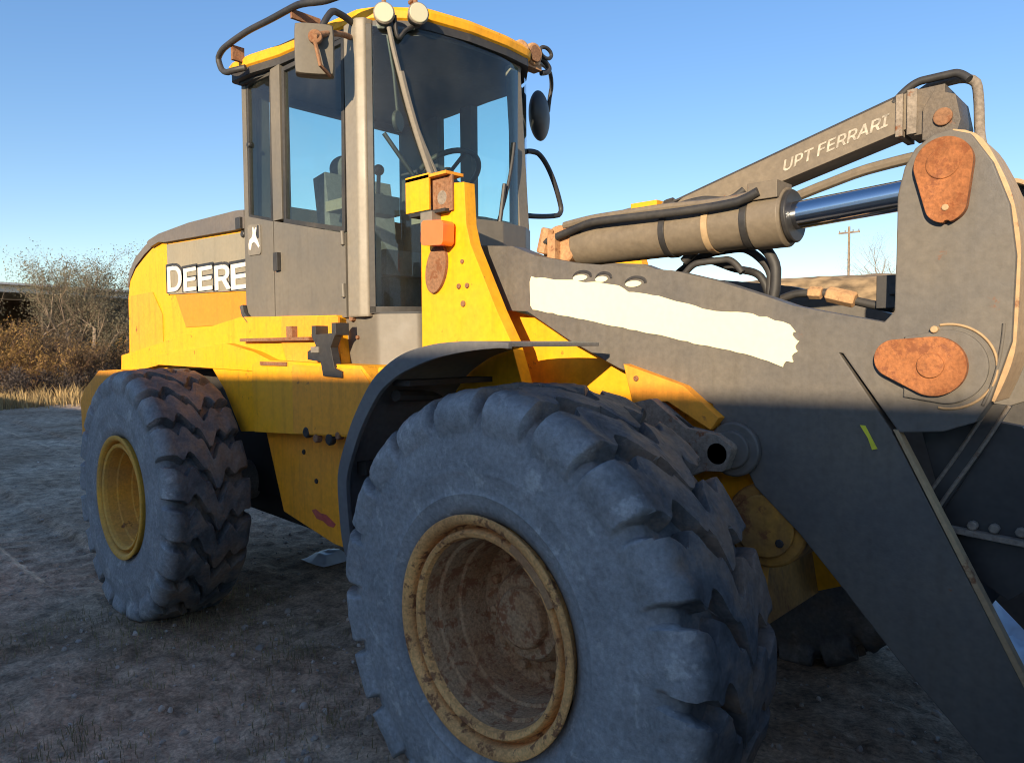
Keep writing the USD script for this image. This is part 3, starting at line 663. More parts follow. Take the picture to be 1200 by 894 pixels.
# roof: rounded slab with yellow rim, dark underside band, slightly crowned top
roof_plan = rounded([(-2.64, -.70), (-2.40, -.685), (-2.16, -.635), (-1.50, -.585), (-1.40, -.53), (-1.24, -.35), (-1.19, -.10), (-1.18, .16), (-1.20, .36), (-1.36, .52), (-1.60, .62), (-2.2, .66), (-2.64, .66)], .05)
layers = [(3.140, -.012), (3.148, 0.0), (3.182, .004), (3.204, -.012), (3.222, -.06), (3.236, -.14)]
rz_ = []
for (za, oa), (zb, ob) in zip(layers[:-1], layers[1:]):
    n_ = 160
    A_ = roof_plan.buffer(oa) if oa else roof_plan
    B_ = roof_plan.buffer(ob) if ob else roof_plan
    pa = np.array([A_.exterior.interpolate(t, True).coords[0] for t in np.linspace(0, 1, n_, endpoint=False)])
    pb = np.array([B_.exterior.interpolate(t, True).coords[0] for t in np.linspace(0, 1, n_, endpoint=False)])
    # match start points by nearest to keep the skirt straight
    def roll(p):
        k = np.argmin(((p - [-2.64, -.5]) ** 2).sum(1)); p = np.roll(p, -k, 0)
        return p if Polygon(p).exterior.is_ccw else p[::-1]
    pa, pb = roll(pa), roll(pb)
    V = np.vstack([np.c_[pa, np.full(n_, za)], np.c_[pb, np.full(n_, zb)]])
    F = [[i, (i + 1) % n_, n_ + (i + 1) % n_] for i in range(n_)] + [[i, n_ + (i + 1) % n_, n_ + i] for i in range(n_)]
    rz_.append(trimesh.Trimesh(V, F, process=False))
rz_.append(plate_z(roof_plan.buffer(-.14), 3.218, 3.236))
obj("roof", rz_, "yellow", cab, 40)
obj("roof_underside", plate_z(roof_plan.buffer(-.012), 3.100, 3.144), "black", cab)
obj("headliner", plate_z(roof_plan.buffer(-.05), 3.085, 3.0995), "cabin", cab)
# pillars
pp = rounded([(-1.555, -.622), (-1.43, -.638), (-1.392, -.615), (-1.392, -.56), (-1.50, -.54), (-1.555, -.56)], .012)
obj("pillar", plate_z(pp, 1.70, 3.12), "pillar", cab, 40, label="pale tan front corner pillar of the cab")
obj("pillar", box(-2.262, -2.165, -.628, -.57, 2.262, 3.10), "cabgrey", cab)
obj("pillar", box(-2.610, -2.562, -.622, -.56, 2.30, 3.11), "cabgrey", cab)
obj("pillar", plate_z(rounded([(-1.275, .27), (-1.235, .275), (-1.245, .37), (-1.285, .385)], .01), FLOOR, 3.10).apply_transform(np.array([[1, 0, 0, 0], [0, 1, -.075, .19], [0, 0, 1, 0], [0, 0, 0, 1.0]])), "console", cab)
obj("pillar", box(-1.975, -1.875, .54, .60, FLOOR, 3.10), "cabin", cab)
obj("pillar", box(-1.54, -1.46, .54, .60, FLOOR, 3.10), "cabin", cab)
obj("pillar", box(-2.61, -2.20, .54, .60, FLOOR, 3.10), "cabin", cab)
# right wall lower panels
obj("side_panel", plate_y([(-2.61, 1.735), (-2.275, 1.725), (-2.275, 2.262), (-2.61, 2.335)], -.624, -.58), "cabgrey", cab)
obj("door_panel", plate_y([(-2.262, 1.725), (-1.563, 1.700), (-1.563, 2.118), (-2.262, 2.262)], -.626, -.58), "cabgrey", cab, label="grey lower door panel under the side window")
obj("door_seam", box(-2.2755, -2.2615, -.600, -.58, 1.73, 3.08), "dark", cab)
obj("door_handle", [box(-2.235, -2.19, -.650, -.626, 1.98, 2.08)], "black", cab)
for z in (1.80, 2.06):
    obj("door_hinge", rod((-1.575, -.632, z), (-1.575, -.632, z + .07), .012, 10), "cabgrey", cab, 40)
ds = [(-2.160, 2.240), (-1.570, 2.124), (-1.552, 3.07), (-2.150, 3.08)]
obj("door_window_seal", ring_plate(ds, .024, -.622, -.598), "rubber", cab)
obj("door_window", sheet_y(Polygon(ds).buffer(-.012), -.609), "glass", cab)
qs = [(-2.562, 2.320), (-2.285, 2.262), (-2.270, 3.09), (-2.49, 3.10), (-2.555, 3.09)]
obj("quarter_window_seal", ring_plate(qs, .018, -.620, -.598), "rubber", cab)
obj("quarter_window", sheet_y(Polygon(qs).buffer(-.009), -.608), "glass", cab)
obj("quarter_window_latch", disc_y(-2.545, 2.74, .018, -.626, -.605, 12), "black", cab, 40)
# front glass, curved, with seal
obj("windshield", curtain(front_line, 1.735, 3.085), "glass", cab, 60)
obj("windshield_seal", [wall_strip(front_line, 1.715, 1.748, .014), wall_strip(front_line[:2], 1.72, 3.09, .014)], "rubber", cab, 60)
# left front corner glass and left wall
obj("corner_window", curtain([(-1.27, .385), (-1.36, .50), (-1.47, .565)], 1.735, 3.08), "glass", cab)
obj("left_wall", [box(-1.875, -1.54, .555, .595, FLOOR, 2.24), box(-2.20, -1.975, .555, .595, FLOOR, 2.30), box(-2.20, -1.54, .555, .595, 3.088, 3.10)], "cabin", cab)
for xa, xb, zb in ((-1.875, -1.54, 2.24), (-2.20, -1.975, 2.30)):
    obj("left_window", sheet_y(Polygon([(xa, zb), (xb, zb), (xb, 3.09), (xa, 3.09)]), .575), "glass", cab)
# rear wall and window
obj("rear_wall", [box(-2.61, -2.57, -.56, .55, FLOOR, 2.42), box(-2.61, -2.57, -.56, .55, 3.04, 3.10), box(-2.61, -2.57, -.56, -.47, 2.42, 3.04)], "cabin", cab)
obj("rear_window", curtain([(-2.59, -.47), (-2.59, .54)], 2.42, 3.04), "glass", cab)
# base
base_plan = [(-2.30, -.60), (-1.56, -.605), (-1.36, -.585), (-1.20, -.46), (-1.10, -.25), (-1.06, .0), (-1.12, .40), (-1.45, .56), (-2.30, .58)]
obj("cab_base", plate_z(rounded(base_plan, .06), 1.44, 1.712), "cabgrey", cab, 40)
obj("cab_floor", plate_z(rounded(base_plan, .08), 1.712, 1.722), "cabin", cab)
obj("base_bolt", [disc_y(-1.53, 1.695, .016, -.625, -.59, 8), disc_y(-1.50, 1.60, .010, -.612, -.59, 8)], "rustbrown", cab)
# inside: seat, column, wheel, console
obj("seat", [trimesh.creation.box((.50, .50, .14), trimesh.transformations.translation_matrix((-1.98, 0, 2.02))),
             trimesh.creation.box((.13, .48, .62), trimesh.transformations.compose_matrix(translate=(-2.26, -.06, 2.27), angles=(0, -.16, 0))),
             trimesh.creation.box((.34, .34, .34), trimesh.transformations.translation_matrix((-1.98, 0, 1.9)))], "seat", cab, 30)
obj("headrest", [trimesh.creation.icosphere(3, 1).apply_transform(trimesh.transformations.compose_matrix(scale=(.065, .14, .10), translate=(-2.34, -.06, 2.64)))], "seat", cab, 60)
obj("armrest", [box(-2.15, -1.72, -.36, -.27, 2.33, 2.39), box(-2.15, -1.72, .27, .36, 2.33, 2.39), box(-1.75, -1.64, -.42, -.22, 2.26, 2.36)], "console", cab)
obj("side_console", [box(-2.05, -1.60, -.52, -.38, FLOOR, 2.16)], "console", cab)
obj("paper_roll", [rod((-1.72, -.47, 2.19), (-1.60, -.45, 2.19), .055, 20)], "white", cab, 40)
th_ = np.arange(40) * 2 * PI / 40
wc, wa = np.array([-1.50, .0, 2.49]), np.array([-.55, 0, .83])
wx = np.array([0, 1.0, 0]); wy = np.cross(wa / np.linalg.norm(wa), wx)
ringp = wc + .19 * (np.cos(th_)[:, None] * wx + np.sin(th_)[:, None] * wy)
obj("steering_wheel", [tube(ringp, .015, 8, closed=True)] + [tube([wc, wc + .185 * (math.cos(a) * wx + math.sin(a) * wy)], .011, 6) for a in (.3, PI - .3, -PI / 2)] + [rod(wc - .02 * wa, wc + .03 * wa, .045, 16)], "black", cab, 50)
obj("steering_column", [tube([wc, wc - np.array([-.18, 0, .30]), (-1.30, 0, FLOOR)], .045, 10), box(-1.40, -1.28, -.14, .14, FLOOR, 2.20)], "cabin", cab, 40)
obj("dashboard", plate_z(rounded([(-1.42, -.10), (-1.27, -.12), (-1.225, .02), (-1.25, .26), (-1.40, .34)], .03), 1.75, 2.235), "console", cab, 40)
obj("cowl", plate_z(rounded([(-1.30, -.14), (-1.165, -.16), (-1.12, .05), (-1.16, .27), (-1.24, .40), (-1.32, .36)], .03), 1.72, 2.20), "cabgrey", cab, 40)
obj("joystick", [tube([(-1.70, -.32, 2.36), (-1.69, -.32, 2.48)], .012, 6), trimesh.creation.icosphere(2, .03).apply_translation((-1.69, -.32, 2.50))], "black", cab, 50)
obj("inside_mirror", [rod((-1.42, -.41, 2.68), (-1.40, -.40, 2.68), .052, 20), tube([(-1.41, -.405, 2.70), (-1.38, -.45, 2.90), (-1.40, -.47, 3.08)], .008, 6)], "black", cab, 40)
obj("grab_bar", tube([(-1.40, -.50, 2.60), (-1.34, -.36, 2.40), (-1.30, -.24, 2.24)], .012, 8, 10), "black", cab, 50)
# wipers
obj("wiper", [tube([(-1.285, -.548, 3.06), (-1.255, -.478, 2.76), (-1.213, -.30, 2.36)], .012, 6, 12), tube([(-1.262, -.50, 2.86), (-1.226, -.36, 2.42), (-1.208, -.30, 2.28)], .018, 6, 12)], "console", cab, 50)
obj("wiper", [tube([(-1.215, .05, 2.10), (-1.20, .16, 2.38), (-1.215, .24, 2.66)], .010, 6, 12), tube([(-1.195, .10, 2.2), (-1.195, .14, 2.42)], .012, 6)], "black", cab, 50)
obj("washer_hose", tube([(-1.275, -.52, 3.12), (-1.27, -.50, 3.02), (-1.26, -.47, 3.06), (-1.24, -.40, 3.10)], .010, 6, 14), "black", cab, 50)
# emblem plate with leaping animal
ep = [(-2.562, 2.095), (-2.41, 2.090), (-2.41, 2.262), (-2.562, 2.274)]
obj("emblem_plate", plate_y(rounded(ep, .02), -.630, -.622), "console", cab)
deer = Polygon([(-2.545, 2.13), (-2.525, 2.125), (-2.510, 2.160), (-2.480, 2.168), (-2.452, 2.150), (-2.430, 2.128), (-2.418, 2.136), (-2.440, 2.172), (-2.452, 2.19), (-2.462, 2.215), (-2.448, 2.245), (-2.462, 2.250), (-2.478, 2.232), (-2.490, 2.255), (-2.502, 2.250), (-2.496, 2.218), (-2.508, 2.196), (-2.535, 2.185), (-2.548, 2.160)])
obj("emblem", plate_y(deer, -.6325, -.629), "white", cab)
obj("emblem_dark", plate_y(rounded([(-2.47, 2.185), (-2.425, 2.185), (-2.425, 2.255), (-2.44, 2.262)], .004), -.6315, -.629), "black", cab)
# rail on the roof edge
obj("roof_rail", tube([(-1.36, -.66, 3.225), (-1.479, -.74, 3.190), (-1.75, -.765, 3.235), (-1.996, -.765, 3.245), (-2.30, -.76, 3.262), (-2.54, -.755, 3.255), (-2.625, -.75, 3.215), (-2.60, -.745, 3.155), (-2.50, -.745, 3.115), (-2.40, -.70, 3.125)], .017, 10, 60), "black", cab, 60)
obj("rail_bracket", box(-2.47, -2.45, -.75, -.68, 3.17, 3.25), "rustbrown", cab)
obj("rail_bracket", box(-1.80, -1.785, -.765, -.60, 3.19, 3.235), "rustbrown", cab)
# lamps on the roof corner
for (x, y, z), dx in (((-1.285, -.575, 3.118), (.80, -.6, -.05)), ((-1.19, -.445, 3.128), (.9, -.42, -.05))):
    d_ = np.array(dx) / np.linalg.norm(dx)
    L_ = assembly("work_lamp", LOADER)
    p0 = np.array([x, y, z])
    obj("lamp_housing", rod(p0 - d_ * .07, p0, .040, 20, .050), "black", L_, 40)
    obj("lamp_lens", rod(p0 - d_ * .002, p0 + d_ * .012, .045, 24), "lens", L_, 40)
    obj("lamp_bezel", rod(p0 - d_ * .012, p0 + d_ * .006, .0505, 24), "mudmetal", L_, 40)
    obj("lamp_bracket", tube([p0 - d_ * .04 + [0, 0, .03], p0 - d_ * .06 + [0, 0, .09], p0 - d_ * .16 + [0, 0, .11]], .012, 6), "rustbrown", L_, 40)
L_ = assembly("work_lamp", LOADER)
obj("lamp_housing", [rod((-1.27, .32, 3.19), (-1.21, .30, 3.18), .05, 18), rod((-1.30, .43, 3.20), (-1.22, .42, 3.19), .060, 18), box(-1.30, -1.24, .30, .50, 3.12, 3.15)], "rustmetal", L_, 40)
obj("lamp_lens", [rod((-1.219, .42, 3.19), (-1.212, .42, 3.19), .045, 18)], "rustbrown", L_, 40)
obj("lamp_ring", tube(np.array([(-1.26, .56, 3.245)]) + .05 * np.stack([0 * th_[::2], np.cos(th_[::2]), .6 * np.sin(th_[::2])], 1), .011, 8, closed=True), "black", L_, 50)
obj("lamp_bracket", [tube([(-1.30, .48, 3.17), (-1.28, .54, 3.21), (-1.27, .60, 3.17), (-1.26, .52, 3.12)], .016, 8, 16)], "black", L_, 50)
# mirrors
mr = assembly("mirror", LOADER)
hm = trimesh.creation.box((.075, .185, .245))
hm = hm.subdivide().subdivide().subdivide()
q_ = hm.vertices / [.0375, .0925, .1225]
hm.vertices = hm.vertices * (1 - .07 * (np.abs(q_) ** 4).sum(1, keepdims=True) / 1.6)
hm.apply_transform(trimesh.transformations.rotation_matrix(-.62, [0, 0, 1]))
hm.apply_translation((-1.455, -.845, 2.912))
obj("mirror_housing", hm, "mirrorback", mr, 50, label="dusty brown rear view mirror housing")
obj("mirror_mount", [rod((-1.405, -.87, 2.95), (-1.385, -.885, 2.95), .032, 16), tube([(-1.385, -.885, 2.95), (-1.40, -.80, 2.99), (-1.43, -.72, 3.02), (-1.47, -.64, 3.04)], .014, 8, 12), tube([(-1.385, -.885, 2.92), (-1.37, -.87, 2.82), (-1.40, -.80, 2.80)], .010, 6)], "rustbrown", mr, 50)
obj("mirror_arm", [tube([(-1.47, -.60, 3.10), (-1.44, -.74, 3.12), (-1.43, -.80, 3.06), (-1.44, -.83, 2.98)], .016, 8, 16)], "black", mr, 50)
mr = assembly("mirror", LOADER)
h2 = trimesh.creation.icosphere(3, 1.0)
h2.apply_transform(trimesh.transformations.compose_matrix(scale=(.06, .15, .15), angles=(.55, 0, .5)))
h2.apply_translation((-1.50, .775, 2.985))
obj("mirror_housing", h2, "black", mr, 60, label="black rear view mirror housing beyond the windshield")
obj("mirror_arm", tube([(-1.35, .60, 3.22), (-1.42, .78, 3.24), (-1.47, .855, 3.16), (-1.50, .86, 3.03)], .013, 8, 20), "black", mr, 60)
obj("grab_rail", tube([(-1.45, .60, 2.725), (-1.45, .69, 2.735), (-1.45, .73, 2.72), (-1.45, .91, 2.47), (-1.45, .925, 2.42), (-1.45, .905, 2.385), (-1.45, .86, 2.372), (-1.45, .66, 2.345), (-1.45, .58, 2.34)], .016, 10, 44), "black", LOADER, 60, label="bent black grab rail beyond the cab")

# ------------------------------------------------------------------ hood and rear body
hd = assembly("hood", LOADER)
prof = [(-2.63, 1.42), (-2.63, 2.262), (-3.80, 2.302), (-3.90, 2.318), (-4.10, 2.285), (-4.25, 2.235), (-4.43, 2.165), (-4.555, 2.075), (-4.60, 1.95), (-4.62, 1.40)]
obj("hood_body", plate_y(prof, -.595, .595), "yellow", hd)
# flat rear corner panel; its duller orange stands for turning from the sun
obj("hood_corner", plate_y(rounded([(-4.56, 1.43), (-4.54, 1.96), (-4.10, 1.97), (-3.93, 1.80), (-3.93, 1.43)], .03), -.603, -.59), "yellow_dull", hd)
cap = [(-2.615, 2.262), (-2.615, 2.372), (-2.72, 2.380), (-3.39, 2.388), (-3.893, 2.370), (-4.08, 2.345), (-4.12, 2.33), (-4.05, 2.292), (-3.90, 2.312), (-3.80, 2.300)]
obj("hood_cap", plate_y(cap, -.625, .625), "hoodcap", hd, label="dark grey hood top with a straight lower edge")
cap2 = [(-4.085, 2.350), (-4.216, 2.322), (-4.43, 2.245), (-4.556, 2.145), (-4.61, 2.03), (-4.585, 2.03), (-4.53, 2.10), (-4.42, 2.185), (-4.24, 2.256), (-4.09, 2.298)]
obj("hood_tail", plate_y(cap2, -.600, .600), "hoodcap", hd)
obj("hood_latch", [box(-2.69, -2.63, -.642, -.62, 2.262, 2.33), disc_y(-2.655, 2.235, .022, -.62, -.59, 10)], "black", hd)
obj("hood_side_panel", plate_y([(-2.625, 1.895), (-2.625, 2.245), (-3.80, 2.285), (-3.80, 1.935)], -.607, -.59), "hoodgrey", hd, label="tan grey panel behind the white hood lettering")
obj("panel_seam", box(-3.812, -3.802, -.600, -.59, 1.93, 2.29), "dark", hd)
rec = [(-3.69, 1.925), (-2.63, 1.888), (-2.63, 1.70), (-3.53, 1.695)]
obj("hood_recess", plate_y(rec, -.600, -.59), "ochre", hd, label="orange recessed panel under the hood lettering")
# lettering: larger first letter
lets = assembly("hood_lettering", LOADER)
slp = -.056
for ch, xa, xb, dz in (("D", -3.795, -3.555, .022), ("E", -3.525, -3.325, 0), ("E", -3.295, -3.085, 0), ("R", -3.050, -2.835, 0), ("E", -2.825, -2.615, 0)):
    z0 = 1.905 + .040 * (-2.62 - xa) - .004
    obj("letter_shadow", text_y(ch, xa - .030, xb + .022, z0 - .005, z0 + .164 + dz + .012, -.6075, .0015, True), "black", lets)
    obj("letter", text_y(ch, xa, xb, z0, z0 + .156 + dz, -.6095, .003, True), "white", lets)
# lower body
rb = assembly("rear_frame", LOADER)
obj("body_skirt", plate_y([(-4.62, 1.35), (-4.60, 1.50), (-2.62, 1.735), (-1.60, 1.712), (-1.56, 1.45), (-2.3, 1.42), (-3.8, 1.44)], -.66, .66), "yellow", rb)
obj("fender_deck", plate_y([(-3.95, 1.46), (-3.80, 1.50), (-2.70, 1.58), (-2.36, 1.53), (-2.00, 1.44), (-2.36, 1.42), (-3.8, 1.44)], -.715, -.66), "yellow", rb)
obj("side_tank", plate_y(rounded([(-2.36, 1.075), (-2.36, 1.455), (-2.25, 1.485), (-1.30, 1.465), (-1.21, 1.40), (-1.215, 1.13)], .018), -.725, -.35), "yellow", rb, 30, label="yellow side tank between the wheels")
obj("body_panel", plate_y([(-3.0, 1.50), (-2.36, 1.52), (-2.10, 1.47), (-2.10, 1.10), (-2.55, 1.06), (-2.75, 1.30)], -.705, -.655), "yellow", rb)
obj("body_panel", plate_y([(-2.08, 1.48), (-1.575, 1.462), (-1.575, 1.705), (-2.12, 1.720), (-2.14, 1.60)], -.668, -.655), "yellow_dull", rb)
obj("tank_panel", plate_y(rounded([(-1.915, 1.10), (-1.915, 1.463), (-1.30, 1.448), (-1.235, 1.39), (-1.235, 1.14)], .018), -.730, -.72), "yellow_dull", rb)
obj("tank_tail", plate_y(rounded([(-1.205, 1.14), (-1.205, 1.46), (-1.02, 1.455), (-.97, 1.30), (-1.05, 1.13)], .015), -.70, -.40), "yellow", rb, 30)
obj("lower_plate", plate_y([(-2.40, 1.085), (-2.21, .625), (-1.70, .530), (-1.40, .52), (-1.30, 1.11)], -.63, -.58), "yellow_dull", rb, label="lower yellow frame plate between the wheels")
for x, z in ((-1.98, .985), (-1.86, .84)):
    obj("bolt", disc_y(x, z, .014, -.638, -.625, 8), "dark", rb)
for x, z, r_ in ((-1.79, 1.115, .030), (-1.70, 1.09, .022), (-1.58, 1.095, .030), (-1.50, 1.12, .02)):
    obj("bolt", disc_y(x, z, r_, -.735, -.70, 8), "rustbrown" if r_ < .03 else "dark", rb, 40)
obj("red_smear", plate_y(affinity.translate(affinity.rotate(Polygon([(-.115, .004), (-.08, .024), (-.03, .018), (.02, .030), (.07, .020), (.115, .012), (.10, -.012), (.05, -.022), (.0, -.014), (-.06, -.024)]), -12), -1.80, .648), -.6325, -.629), "red", rb, label="faint red smear on the lower plate")
obj("frame_core", box(-4.3, -1.0, -.42, .42, .62, 1.45), "dark", rb)
obj("belly_pan", plate_y([(-4.2, .62), (-4.1, .52), (-2.2, .46), (-1.2, .48), (-1.1, .62)], -.40, .40), "dark", rb)
obj("hitch", [rod((-1.05, 0, .45), (-1.05, 0, 1.35), .12, 24), box(-1.4, -.9, -.3, .3, .52, .60), box(-1.4, -.9, -.3, .3, 1.1, 1.18)], "mudmetal", rb, 40)
obj("hood_step", [box(-2.54, -1.785, -.705, -.66, 1.588, 1.606)], "rustbrown", rb)  # thin brown bars along the body side
obj("hood_step", [box(-2.02, -1.96, -.70, -.665, 1.60, 1.665)], "rustbrown", rb)
obj("hood_step", [box(-2.25, -1.97, -.735, -.66, 1.455, 1.475)], "rustbrown", rb)
obj("door_stop", tube([(-2.62, -.64, 1.80), (-2.60, -.64, 1.75), (-2.53, -.64, 1.70)], .022, 6), "black", rb, 40)
obj("side_latch", [box(-1.70, -1.665, -.74, -.665, 1.60, 1.66), box(-1.52, -1.485, -.74, -.665, 1.61, 1.67), plate_y([(-1.705, 1.615), (-1.485, 1.62), (-1.53, 1.55), (-1.50, 1.45), (-1.44, 1.435), (-1.44, 1.405), (-1.60, 1.41), (-1.62, 1.48), (-1.74, 1.49), (-1.74, 1.53), (-1.66, 1.56)], -.742, -.70)], "black", rb, label="black battery latch below the cab door")
obj("latch_tag", box(-1.70, -1.63, -.748, -.74, 1.525, 1.555), "console", rb)
obj("counterweight", plate_y(rounded([(-4.25, .72), (-4.25, 1.40), (-4.75, 1.38), (-5.12, 1.22), (-5.22, 1.12), (-5.20, .82), (-5.05, .70)], .03), -.78, .78), "yellow_dull", rb, 30)

# ------------------------------------------------------------------ ground
def terrain(x, y):
    d = np.hypot(x - 1.5, y + 2.7)
    p = np.stack([x, y, 0 * x], -1)
    rough = np.clip(meshkit.fbm(p * .45 + 3, 3, 5) * 1.8 - .35, .15, 1.0)
    z = (meshkit.fbm(p * 1.3 + 11, 3, 2) - .5) * .07
    z = z + (meshkit.fbm(p * 6.5 + 40, 4, 9) - .5) * .060 * rough
    z = z + np.where(d < 14, (meshkit.fbm(p * 22.0 + 7, 3, 21) - .5) * .018 * rough, 0)
    # old tyre tracks pressed into the dirt
    for yc, x0, x1, ph in ((-1.02, -30, -3.55, 0.0), (-2.9, -30, -2.2, .4), (.98, -30, -3.55, .2)):
        yy = y - yc - .10 * np.sin(x * .35 + ph * 9)
        prof = np.clip((.27 - np.abs(yy)) / .05, 0, 1) * np.clip((x1 - x) / .5, 0, 1) * np.clip((x - x0) / 3, 0, 1)
        bar = np.clip((np.abs(((x / .22 + ph + np.abs(yy) * 2.2) % 1) - .5) - .13) / .08, 0, 1)
        z = z * (1 - .55 * prof) - prof * (.022 + .020 * bar * rough) + .016 * np.exp(-((np.abs(yy) - .31) / .04) ** 2) * np.clip((x1 - x) / .5, 0, 1)
    # flatten under the wheels
    for wx in (0, -WB):
        for wy in (-.975, .975):
            g = np.exp(-(((x - wx) / .42) ** 2 + ((y - wy) / .42) ** 2))
            z = z * (1 - g) - .004 * g
    far = np.clip((d - 15) / 20, 0, 1)
    z = z * (1 - .5 * far)
    z = z + np.clip((d - 90) / 500, 0, 1) * 3.0 * (meshkit.fbm(p * .008, 2, 6) - .3)
    return z


rad = np.concatenate([np.linspace(.05, 2.2, 12), np.linspace(2.25, 9.5, 300), np.geomspace(9.6, 30, 120), np.geomspace(30.6, 900, 60)])
ang = np.concatenate([np.linspace(math.radians(85), math.radians(182), 620), np.linspace(math.radians(183), math.radians(444), 90)])
AA, RRr = np.meshgrid(ang, rad, indexing="ij")
gx, gy = 1.5 + RRr * np.cos(AA), -2.7 + RRr * np.sin(AA)
gz = terrain(gx, gy)
na, nr = gx.shape
i, j = np.meshgrid(np.arange(na), np.arange(nr - 1), indexing="ij")
a_ = i * nr + j; b_ = ((i + 1) % na) * nr + j
GF = np.concatenate([np.stack([a_, a_ + 1, b_ + 1], -1).reshape(-1, 3), np.stack([a_, b_ + 1, b_], -1).reshape(-1, 3)])
ground_mesh = trimesh.Trimesh(np.stack([gx, gy, gz], -1).reshape(-1, 3), GF, process=False)
if ground_mesh.face_normals[0][2] < 0:
    ground_mesh.invert()
M["ground"] = usdkit.material(stage, "/World/Looks/bare_dirt", {
    "g": ("geometry", {}), "n1": ("noise_texture", {"scale": 0.5, "detail": 8.0, "roughness": 0.6}),
    "n2": ("noise_texture", {"scale": 7.0, "detail": 8.0, "roughness": 0.7}), "n3": ("noise_texture", {"scale": 55.0, "detail": 5.0, "roughness": 0.7}),
    "m1": ("mix", {"color1": (0.31, 0.205, 0.130), "color2": (0.50, 0.365, 0.255)}),
    "f1": ("map_range", {"from_min": 0.40, "from_max": 0.62, "to_min": 0.0, "to_max": 1.0, "clamp": True}),
    "f2": ("map_range", {"from_min": 0.36, "from_max": 0.62, "to_min": 0.5, "to_max": 1.3, "clamp": True}),
    "f3": ("map_range", {"from_min": 0.30, "from_max": 0.70, "to_min": 0.55, "to_max": 1.45, "clamp": True}),
    "m2": ("mix", {"mix_type": "multiply", "fac": 1.0}), "m3": ("mix", {"mix_type": "multiply", "fac": 1.0}),
    "sx": ("separate_xyz", {}), "far": ("map_range", {"from_min": -20.0, "from_max": -24.0, "to_min": 0.0, "to_max": 1.0, "clamp": True}),
    "m4": ("mix", {"color2": (0.30, 0.215, 0.115)}),
    "b": ("bump", {"strength": 0.5, "distance": 0.02}),
    "p": ("principled_bsdf", {"roughness": 0.95, "specular_ior_level": 0.2})},
    [("g.position", "n1.vector"), ("g.position", "n2.vector"), ("g.position", "n3.vector"), ("g.position", "sx.vector"), ("sx.x", "far.value"),
     ("n1.fac", "f1.value"), ("f1.result", "m1.fac"), ("n2.fac", "f2.value"), ("n3.fac", "f3.value"), ("m1.color", "m2.color1"), ("f2.result", "m2.color2"),
     ("m2.color", "m3.color1"), ("f3.result", "m3.color2"), ("m3.color", "m4.color1"), ("far.result", "m4.fac"), ("m4.color", "p.base_color"),
     ("n3.fac", "b.height"), ("b.normal", "p.normal")], surface="p.BSDF")
obj("ground", ground_mesh, "ground", smooth=True, kind="structure")

# stones and clods strewn over the dirt
M["stone"] = plain("loose_stone", (0.36, 0.30, 0.25), rough=0.9, var=0.5, scale=9)
sv, sf = [], []
ico = trimesh.creation.icosphere(1, 1.0)
NS = 4000
dist = 1.0 + 13 * RNG.random(NS) ** 1.5
az = RNG.uniform(math.radians(95), math.radians(178), NS)
sx_, sy_ = 1.5 + dist * np.cos(az), -2.7 + dist * np.sin(az)
sz_ = terrain(sx_, sy_)
for k in range(NS):
    s_ = .003 + .013 * RNG.random() ** 5 + .004 * RNG.random()
    v = ico.vertices * (1 + .35 * (RNG.random((len(ico.vertices), 1)) - .5)) * s_ * RNG.uniform(.6, 1.3, 3)
    sv.append(v + [sx_[k], sy_[k], sz_[k] + s_ * .25]); sf.append(ico.faces + k * len(ico.vertices))
obj("gravel", trimesh.Trimesh(np.vstack(sv), np.vstack(sf), process=False), "stone", kind="stuff", label="small stones and clods strewn on the bare dirt", cat="gravel")


def blades(px, py, h, w, lean, rng, z0=None):
    n = len(px)
    a = rng.uniform(0, 2 * PI, n); la = rng.uniform(0, 2 * PI, n); ln = h * lean * rng.random(n)
    z = terrain(px, py) if z0 is None else z0
    ca, sa = np.cos(a) * w, np.sin(a) * w
    tx, ty = np.cos(la) * ln, np.sin(la) * ln
    P = np.stack([np.stack([px - ca, py - sa, z - .01], -1), np.stack([px + ca, py + sa, z - .01], -1),
                  np.stack([px + tx * .35 + ca * .7, py + ty * .35 + sa * .7, z + h * .6], -1), np.stack([px + tx * .35 - ca * .7, py + ty * .35 - sa * .7, z + h * .6], -1),
                  np.stack([px + tx, py + ty, z + h], -1)], 1)
    F = np.array([[0, 1, 2], [0, 2, 3], [3, 2, 4]])
    return trimesh.Trimesh(P.reshape(-1, 3), (np.arange(n)[:, None, None] * 5 + F).reshape(-1, 3), process=False)


M["drygrass"] = plain("dry_grass", (0.36, 0.25, 0.11), rough=0.8, var=0.45, scale=1.3, trans=0.25)
M["tuft"] = plain("winter_grass", (0.25, 0.20, 0.10), rough=0.8, var=0.5, scale=4.0, trans=0.25)
# thin short grass in the foreground dirt
nb = 3800
cx_ = RNG.uniform(-3.2, -.3, 110); cy_ = RNG.uniform(-2.3, -.5, 110)
kk = RNG.integers(0, 110, nb)
bx_, by_ = cx_[kk] + RNG.normal(0, .09, nb), cy_[kk] + RNG.normal(0, .09, nb)
obj("short_grass", blades(bx_, by_, RNG.uniform(.015, .055, nb), .0020, .9, RNG), "tuft", kind="stuff", label="thin short grass sprouting from the foreground dirt", cat="grass")
# dry grass strip beyond the yard
nb = 26000
bx_ = RNG.uniform(-36, -20.5, nb); by_ = RNG.uniform(0.5, 13.5, nb)
keep = (bx_ < -21.2 - .25 * (by_ - 3)) | (RNG.random(nb) < .25)
hgt = RNG.uniform(.15, .45, nb) * (0.5 + meshkit.noise(np.stack([bx_, by_, 0 * bx_], -1) * .9))
obj("dry_grass", blades(bx_[keep], by_[keep], hgt[keep], .014, .6, RNG), "drygrass", kind="stuff", label="strip of tall dry grass along the far edge of the yard", cat="grass")

